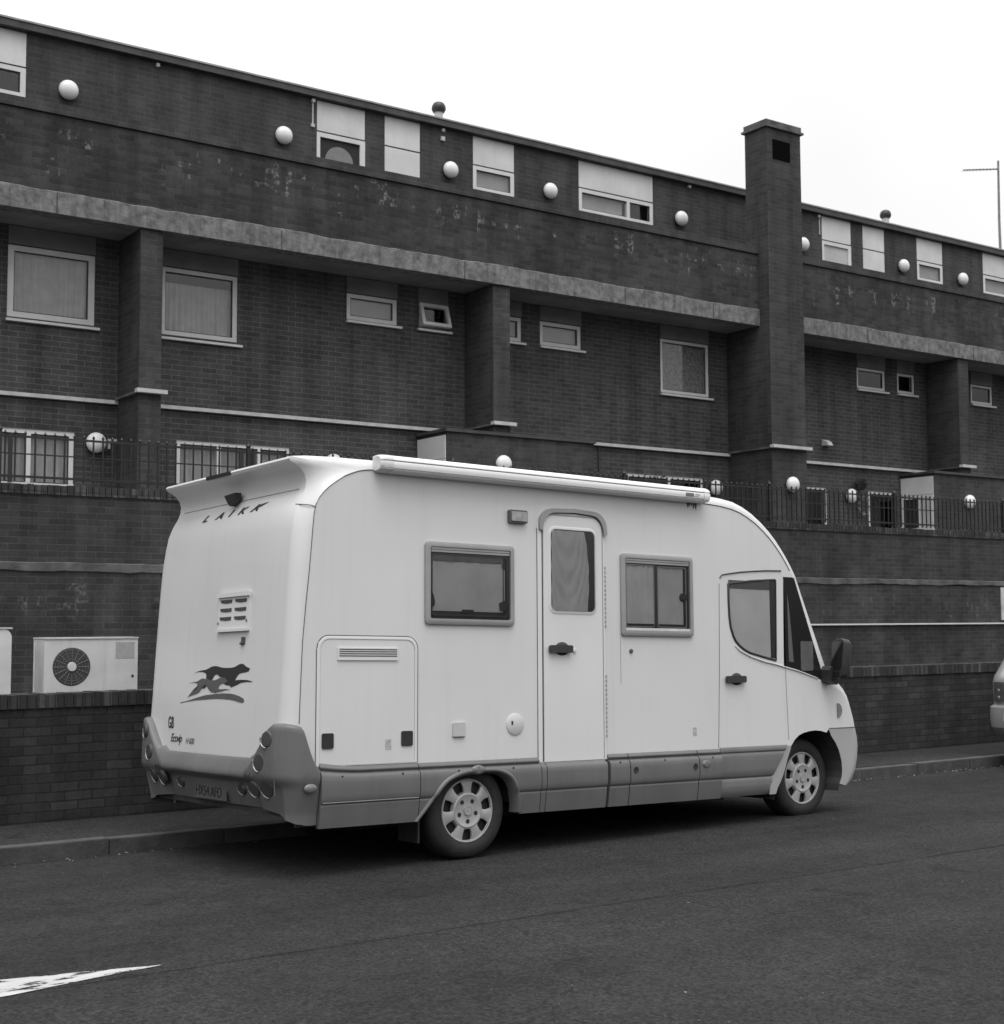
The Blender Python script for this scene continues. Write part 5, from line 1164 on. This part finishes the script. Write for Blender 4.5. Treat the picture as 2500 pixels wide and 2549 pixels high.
# arch trim over the rear wheel, with marker lamp
ac = [(-0.455, 0.285), (-0.38, 0.375), (-0.309, 0.462), (-0.26, 0.515), (-0.209, 0.552), (-0.12, 0.585), (-0.02, 0.600), (0.12, 0.602), (0.22, 0.594), (0.30, 0.562), (0.348, 0.515), (0.385, 0.44), (0.405, 0.36), (0.41, 0.285)]
bm = newbm(); 
spl = []
for i in range(len(ac)-1):
    p0 = Vector(ac[max(i-1, 0)]); p1 = Vector(ac[i]); p2 = Vector(ac[i+1]); p3 = Vector(ac[min(i+2, len(ac)-1)])
    for k in range(4):
        t = k/4; q_ = 0.5*((2*p1)+(-p0+p2)*t+(2*p0-5*p1+4*p2-p3)*t*t+(-p0+3*p1-3*p2+p3)*t**3); spl.append((q_.x, q_.y))
rows = []
for x, z in spl:
    n2 = Vector((x-0.0, z-0.25)).normalized(); y0_ = prof_y(z, 'body')
    rows.append([bm.verts.new((x+n2.x*a, y0_+b, z+n2.y*a)) for a, b in ((0.022, 0.0), (0.016, -0.008), (0.006, -0.012), (-0.004, -0.010), (-0.010, 0.0), (-0.022, 0.03), (-0.024, 0.08))])
for a, b in zip(rows, rows[1:]):
    for j in range(6): bm.faces.new((a[j], b[j], b[j+1], a[j+1]))
bmesh.ops.recalc_face_normals(bm, faces=bm.faces); link('arch_trim', bm, VG, mh, smooth=50)
bm = newbm(); lathe(bm, [(0, 0.016), (0.04, 0.014), (0.055, 0.005), (0.058, 0)], (0.03, -0.050, 0.612), (0, -1, 0), (1, 0, 0), 28)
for v in bm.verts: v.co.z = 0.612+(v.co.z-0.612)*0.56
link('side_marker', bm, M_('marker_lens', 0.17, 0.35, 0.2, 14), mh, smooth=40)
bm = newbm(); lathe(bm, [(0, 0.012), (0.035, 0.010), (0.048, 0.0)], (2.262, -0.048, 0.565), (0, -1, 0), (1, 0, 0), 28)
for v in bm.verts: v.co.z = 0.565+(v.co.z-0.565)*0.62
link('side_marker', bm, M_('marker_lens', 0.17, 0.35, 0.2, 14), mh, smooth=40)
for x in (1.515, 2.143):
    bm = newbm(); lathe(bm, [(0.012, 0.002), (0.024, 0.004), (0.026, 0)], (x, -0.0485, 0.548), (0, -1, 0), (1, 0, 0), 18); lathe(bm, [(0, 0.001), (0.012, 0.002)], (x, -0.0485, 0.548), (0, -1, 0), (1, 0, 0), 18); link('skirt_lock', bm, BLK, mh)
for x in (-1.06, -0.59, -0.13, 0.345, 1.36, 1.82, 2.34):
    bm = newbm(); lathe(bm, [(0, 0.004), (0.008, 0.003)], (x, -0.043, 0.612), (0, -1, 0), (1, 0, 0), 10); link('screw', bm, BLK, mh)
# underbody, wheel wells, far side skirt, step and tank seen low down
bm = newbm(); B(bm, -1.30, -0.46, 0.08, W-0.08, 0.36, 0.80); B(bm, 0.42, 3.05, 0.06, W-0.06, 0.36, 0.80); B(bm, -0.46, 0.42, 0.35, W-0.35, 0.40, 0.80); B(bm, 3.05, 4.02, 0.43, W-0.43, 0.34, 0.95); B(bm, -1.38, -1.31, 0.06, W-0.06, 0.36, 0.80); link('underbody', bm, UND, mh)
boxobj('far_skirt', VG, mh, (-1.2, 3.1, W+0.001, W+0.03, 0.30, 0.67))
boxobj('waste_tank', M_('tank_grey', 0.06, 0.8, 0.2, 6), mh, (2.2, 2.75, 0.25, 0.9, 0.24, 0.355)); 
boxobj('entrance_step', UND, mh, (0.66, 1.20, 0.10, 0.30, 0.30, 0.355))
# ---- wheels
def wheel(x, y, z, R_, far=False):
    bm = newbm(); pr = [(0.205, 0.01), (0.225, -0.012), (R_-0.075, -0.022), (R_-0.03, -0.012), (R_-0.008, 0.012), (R_, 0.04), (R_, 0.175), (R_-0.03, 0.215), (0.2, 0.205)]
    lathe(bm, [(r, -h) for r, h in pr], (0, 0, 0), (0, -1, 0), (1, 0, 0), 64)
    for v in bm.verts:
        if v.co.z < -R_+0.012: v.co.z = -R_+0.012
    t = link('wheel', bm, RUB, mh, smooth=40); t.location = (x, y, z)
    if far: t.rotation_euler = (0, 0, math.pi)
    bm = newbm(); lathe(bm, [(0, -0.03), (0.212, -0.03)], (0, 0, 0), (0, -1, 0), (1, 0, 0), 40); link('rim', bm, HUBD, t)
    # hubcap: outer ring, seven spokes, domed centre, bolt holes
    bm = newbm(); lathe(bm, [(0.203, -0.004), (0.208, 0.012), (0.216, 0.013), (0.222, 0.004), (0.222, -0.01)], (0, 0, 0), (0, -1, 0), (1, 0, 0), 64)
    lathe(bm, [(0, 0.020), (0.034, 0.020), (0.036, 0.012), (0.085, 0.010), (0.112, 0.018), (0.125, 0.012), (0.132, -0.012)], (0, 0, 0), (0, -1, 0), (1, 0, 0), 56)
    for k in range(7):
        a = math.radians(90+360/7*k); r_ = Vector((math.cos(a), 0, math.sin(a))); tt = Vector((-math.sin(a), 0, math.cos(a)))
        sec = []
        for (rr, hw, hh) in ((0.115, 0.036, 0.013), (0.135, 0.031, 0.014), (0.165, 0.036, 0.012), (0.190, 0.047, 0.008), (0.205, 0.060, 0.006)):
            sec.append([bm.verts.new(r_*rr+tt*hw*s + Vector((0, -h2, 0))) for s, h2 in ((-1, hh-0.022), (-1, hh-0.004), (-0.75, hh), (0.75, hh), (1, hh-0.004), (1, hh-0.022))])
        for p_, q_ in zip(sec, sec[1:]):
            for j in range(5): bm.faces.new((p_[j], p_[j+1], q_[j+1], q_[j]))
    bmesh.ops.recalc_face_normals(bm, faces=bm.faces); hc = link('hubcap', bm, HUB, t, smooth=35)
    for k in range(5):
        bm = newbm(); a = math.radians(36+20+72*k); c = Vector((0.074*math.cos(a), 0, 0.074*math.sin(a)))
        lathe(bm, [(0, 0.0125), (0.0155, 0.0125), (0.0165, 0.010)], c, (0, -1, 0), (1, 0, 0), 18)
        link('bolt_hole', bm, HUBD, t)
    bm = newbm(); tube(bm, [(0.030*math.cos(q*math.pi/10), -0.0205, 0.030*math.sin(q*math.pi/10)) for q in range(21)], 0.002, 5, cap=False)
    vs = [bm.verts.new((p_[0], -0.0215, p_[1])) for p_ in ((0, 0.015), (0.009, 0), (0, -0.015), (-0.009, 0))]; bm.faces.new(vs); link('emblem', bm, SEAML, t)
wheel(0.004, 0.052, 0.327, 0.335); wheel(0.004, W-0.052, 0.327, 0.335, True)
wheel(3.585, 0.140, 0.386, 0.335); wheel(3.585, W-0.16, 0.386, 0.335, True)
# mud flaps
boxobj('mud_flap', BLK, mh, (-0.40, -0.385, 0.06, 0.30, 0.13, 0.40))
# ---- awning cassette on the roof edge
def awn_ring(bm, x, s=1.0):
    prf = [(0.02, 2.640), (-0.030, 2.636), (-0.075, 2.642), (-0.098, 2.652), (-0.104, 2.662), (-0.103, 2.667), (-0.107, 2.671), (-0.110, 2.690), (-0.110, 2.712), (-0.107, 2.724), (-0.100, 2.728), (-0.100, 2.733), (-0.107, 2.737), (-0.104, 2.752), (-0.092, 2.768), (-0.070, 2.780), (-0.035, 2.786), (0.02, 2.784)]
    cy_, cz_ = -0.04, 2.712
    return [bm.verts.new((x, cy_+(y-cy_)*s, 2.64+(cz_+(z-cz_)*s-2.64)*0.82)) for y, z in prf]
bm = newbm(); r0 = awn_ring(bm, -0.715); r1 = awn_ring(bm, 2.235)
n = len(r0)
for k in range(n): j = (k+1) % n; bm.faces.new((r0[k], r0[j], r1[j], r1[k]))
bmesh.ops.recalc_face_normals(bm, faces=bm.faces); aw = link('awning', bm, AWN, mh, smooth=30)
line3('groove', SEAML, aw, [(-0.715, -0.1015, 2.7142), (2.235, -0.1015, 2.7142)], 0.0028); line3('groove', SEAML, aw, [(-0.715, -0.1045, 2.6617), (2.235, -0.1045, 2.6617)], 0.0022)
for xa, xs, lab in ((-0.715, (-0.002, -0.03, -0.06, -0.085, -0.098), 'l'), (2.235, (0.002, 0.03, 0.055, 0.072, 0.082), 'r')):
    bm = newbm(); rr = [awn_ring(bm, xa+dx_, s) for dx_, s in zip(xs, (1.02, 1.02, 1.0, 0.93, 0.80))]
    for a, b in zip(rr, rr[1:]):
        for k in range(n): j = (k+1) % n; bm.faces.new((a[k], a[j], b[j], b[k]))
    bm.faces.new(rr[-1]); bmesh.ops.recalc_face_normals(bm, faces=bm.faces); link('end_cap', bm, AWNE if lab == 'l' else AWN, aw, smooth=35)
bm = newbm(); B(bm, 2.030, 2.118, -0.1118, -0.1102, 2.674, 2.701); link('logo_plate', bm, M_('logo_plate', 0.14, 0.5, 0.3, 60), aw)
text_obj('logo_letters', 'omni', WFR, aw, (2.036, -0.1122, 2.682), (1, 0, 0), (0, 0, 1), 0.028, 1.2, 0, 1, 0.0005)
text_obj('logo_letters', 'ZIP', M_('logo_grey', 0.22, 0.6, 0.2, 20), aw, (2.128, -0.1108, 2.676), (1, 0, 0), (0, 0, 1), 0.034, 1.15, 0.2, 1.0, 0.0005)
# grime streaks hanging below the awning's front end
bm = newbm()
for k in range(16):
    x = random.uniform(2.15, 2.26); L_ = random.uniform(0.015, 0.065); w_ = random.uniform(0.003, 0.008)
    bm.faces.new([bm.verts.new(p) for p in ((x-w_, -0.001, 2.642), (x+w_, -0.001, 2.642), (x+w_*0.3, -0.001, 2.640-L_), (x-w_*0.3, -0.001, 2.640-L_))])
bmesh.ops.recalc_face_normals(bm, faces=bm.faces); link('grime_streak', bm, M_('grime', 0.12, 0.9, 0.3, 30), body)
# ---- door mirrors
def mirror(yy, k):
    bm = newbm(); prism(bm, [(3.71, 1.20), (3.71, 1.30), (3.735, 1.335), (3.80, 1.32), (3.83, 1.20), (3.80, 1.175)], yy-0.10 if k > 0 else yy, yy if k > 0 else yy+0.10)
    a = link('mirror', bm, BLK, mh, smooth=30)
    # housing: tall rounded shell, its glass facing back
    bm = newbm(); pr = rrect(-0.068, 0.068, -0.168, 0.168, 0.04)
    def ringv(x, s, tilt): return [bm.verts.new((x+tilt*q, yy-k*(0.130+p*s), 1.395+q*s)) for p, q in pr]
    rs = [ringv(3.765, 1.0, 0.16), ringv(3.79, 1.03, 0.16), ringv(3.85, 0.98, 0.16), ringv(3.89, 0.80, 0.14), ringv(3.905, 0.45, 0.1)]
    for p_, q_ in zip(rs, rs[1:]):
        for j in range(len(p_)): i2 = (j+1) % len(p_); bm.faces.new((p_[j], p_[i2], q_[i2], q_[j]))
    bm.faces.new(rs[-1]); bm.faces.new(rs[0][::-1]); bmesh.ops.recalc_face_normals(bm, faces=bm.faces); h = link('mirror_shell', bm, BLK, a, smooth=40)
    bm = newbm(); prs = rrect(-0.054, 0.054, -0.095, 0.150, 0.025)
    vs = [bm.verts.new((3.764+0.16*q-0.002, yy-k*(0.130+p), 1.395+q)) for p, q in prs]; bm.faces.new(vs); bmesh.ops.recalc_face_normals(bm, faces=bm.faces); link('mirror_glass', bm, MIRG, a)
    bm = newbm(); prs = rrect(-0.045, 0.045, -0.156, -0.108, 0.012)
    vs = [bm.verts.new((3.764+0.16*q-0.002, yy-k*(0.130+p), 1.395+q)) for p, q in prs]; bm.faces.new(vs); bmesh.ops.recalc_face_normals(bm, faces=bm.faces); link('wide_mirror', bm, MIRG, a)
mirror(0.0, 1); mirror(W, -1)
line3('wiper', BLK, mh, [(3.90, 0.25, 1.375), (3.86, 0.8, 1.43), (3.84, 1.2, 1.46)], 0.008)
# headlamps and grille (front, for a view from the side)
for yy in (0.24, W-0.24):
    bm = newbm(); 
    for v_ in (0,): prism(bm, rrect(-0.14, 0.14, -0.08, 0.10, 0.04), -0.02, 0.02)
    for v in bm.verts: v.co = Vector((4.19-(v.co.z)*0.25+v.co.y, yy+v.co.x, 0.92+v.co.z))
    link('headlight', bm, LAMPD, mh, smooth=30)
bm = newbm(); B(bm, 4.17, 4.20, 0.5, W-0.5, 0.86, 0.98); link('grille', bm, BLK, mh)

# ------------------------------------------------------------------ hatchback at the right edge, seen from behind
cr_ = empty('hatchback_car', (14.28, 8.72, 0), 'silver hatchback parked ahead of the motorhome, cut by the right edge', 'car')
CW = 1.74
ci = [(0.08, 0.40), (0.02, 0.44), (0.0, 0.52), (0.0, 0.66), (0.05, 0.685), (0.06, 0.74), (0.055, 0.85), (0.06, 0.95), (0.09, 1.01), (0.20, 1.12), (0.35, 1.28), (0.50, 1.40), (0.75, 1.45), (1.6, 1.47), (2.2, 1.42), (2.9, 1.05), (3.5, 0.95), (3.85, 0.80), (3.93, 0.6), (3.9, 0.35)]
co = [(-0.02, 0.38), (-0.09, 0.43), (-0.11, 0.52), (-0.10, 0.66), (0.00, 0.69), (-0.01, 0.74), (-0.02, 0.85), (-0.02, 0.95), (0.01, 1.02), (0.13, 1.14), (0.28, 1.31), (0.45, 1.44), (0.75, 1.49), (1.6, 1.51), (2.25, 1.46), (2.98, 1.07), (3.6, 0.97), (3.98, 0.81), (4.05, 0.6), (4.0, 0.35)]
bm = newbm(); loft_body(bm, ci, co, CW, r=0.16, seg=7)
cpoly = ci + [(3.45+0.33*math.cos(math.radians(a)), 0.33+0.33*math.sin(math.radians(a))) for a in range(0, 181, 15)] + [(0.80+0.33*math.cos(math.radians(a)), 0.33+0.33*math.sin(math.radians(a))) for a in range(0, 181, 15)]
for y in (0, CW): cap_poly(bm, cpoly, y)
bmesh.ops.triangulate(bm, faces=[f for f in bm.faces if len(f.verts) > 4]); bmesh.ops.recalc_face_normals(bm, faces=bm.faces)
link('body', bm, CARP, cr_, smooth=30)
bm = newbm(); rws = []
for x, z in ((-0.112, 0.44), (-0.135, 0.52), (-0.125, 0.63), (-0.09, 0.672)):
    rws.append([bm.verts.new((x+0.10*abs(2*s-1)**5*1.0, 0.03+(CW-0.06)*s, z)) for s in [j/20 for j in range(21)]])
for a, b in zip(rws, rws[1:]):
    for j in range(20): bm.faces.new((a[j], a[j+1], b[j+1], b[j]))
bmesh.ops.recalc_face_normals(bm, faces=bm.faces); link('bumper', bm, CARB, cr_, smooth=50)
bm = newbm(); rws = []
for x, z in ((0.012, 1.035), (0.125, 1.145), (0.272, 1.312), (0.43, 1.435)): rws.append([bm.verts.new((x-0.004+0.10*abs(2*s-1)**8, 0.05+(CW-0.10)*s, z)) for s in [q/16 for q in range(17)]])
for a, b in zip(rws, rws[1:]):
    for j in range(16): bm.faces.new((a[j], a[j+1], b[j+1], b[j]))
bmesh.ops.recalc_face_normals(bm, faces=bm.faces); link('rear_window', bm, DG, cr_, smooth=60)
for yy in (0.06, CW-0.20):
    bm = newbm(); B(bm, -0.032, 0.01, yy, yy+0.14, 0.72, 0.95, bevel=0.02); tl = link('tail_light', bm, LAMPD, cr_, smooth=40)
    bm = newbm(); 
    for z in (0.77, 0.85): lathe(bm, [(0, 0.006), (0.022, 0)], (-0.033, yy+0.07, z), (-1, 0, 0), (0, 1, 0), 14)
    link('lens', bm, CHR, tl)
for yy in (-0.004, CW+0.004):
    bm = newbm(); prism(bm, [(0.45, 1.06), (2.6, 1.06), (2.15, 1.38), (0.75, 1.39)], yy-0.002, yy+0.002); link('side_glass', bm, DG, cr_)
for x in (0.80, 3.45):
    for yy, sg in ((0.02, -1), (CW-0.02, 1)):
        bm = newbm(); lathe(bm, [(0, 0.0), (0.20, 0.0), (0.21, 0.012), (0.28, 0.012), (0.305, -0.01), (0.305, -0.17), (0, -0.18)], (x, yy, 0.285), (0, sg, 0), (1, 0, 0), 36); wl = link('wheel', bm, RUB, cr_, smooth=40)
        bm = newbm(); lathe(bm, [(0, 0.02), (0.18, 0.014), (0.2, 0.002)], (x, yy, 0.285), (0, sg, 0), (1, 0, 0), 28); link('hubcap', bm, HUB, wl, smooth=40)
boxobj('underbody', UND, cr_, (0.1, 3.85, 0.25, CW-0.25, 0.22, 0.5))
boxobj('rear_plate', M_('plate_pale', 0.45, 0.5, 0.05, 9), cr_, (-0.035, -0.024, CW/2-0.26, CW/2+0.26, 0.78, 0.89))
cr_.location.z = -0.03

bpy.context.view_layer.update()
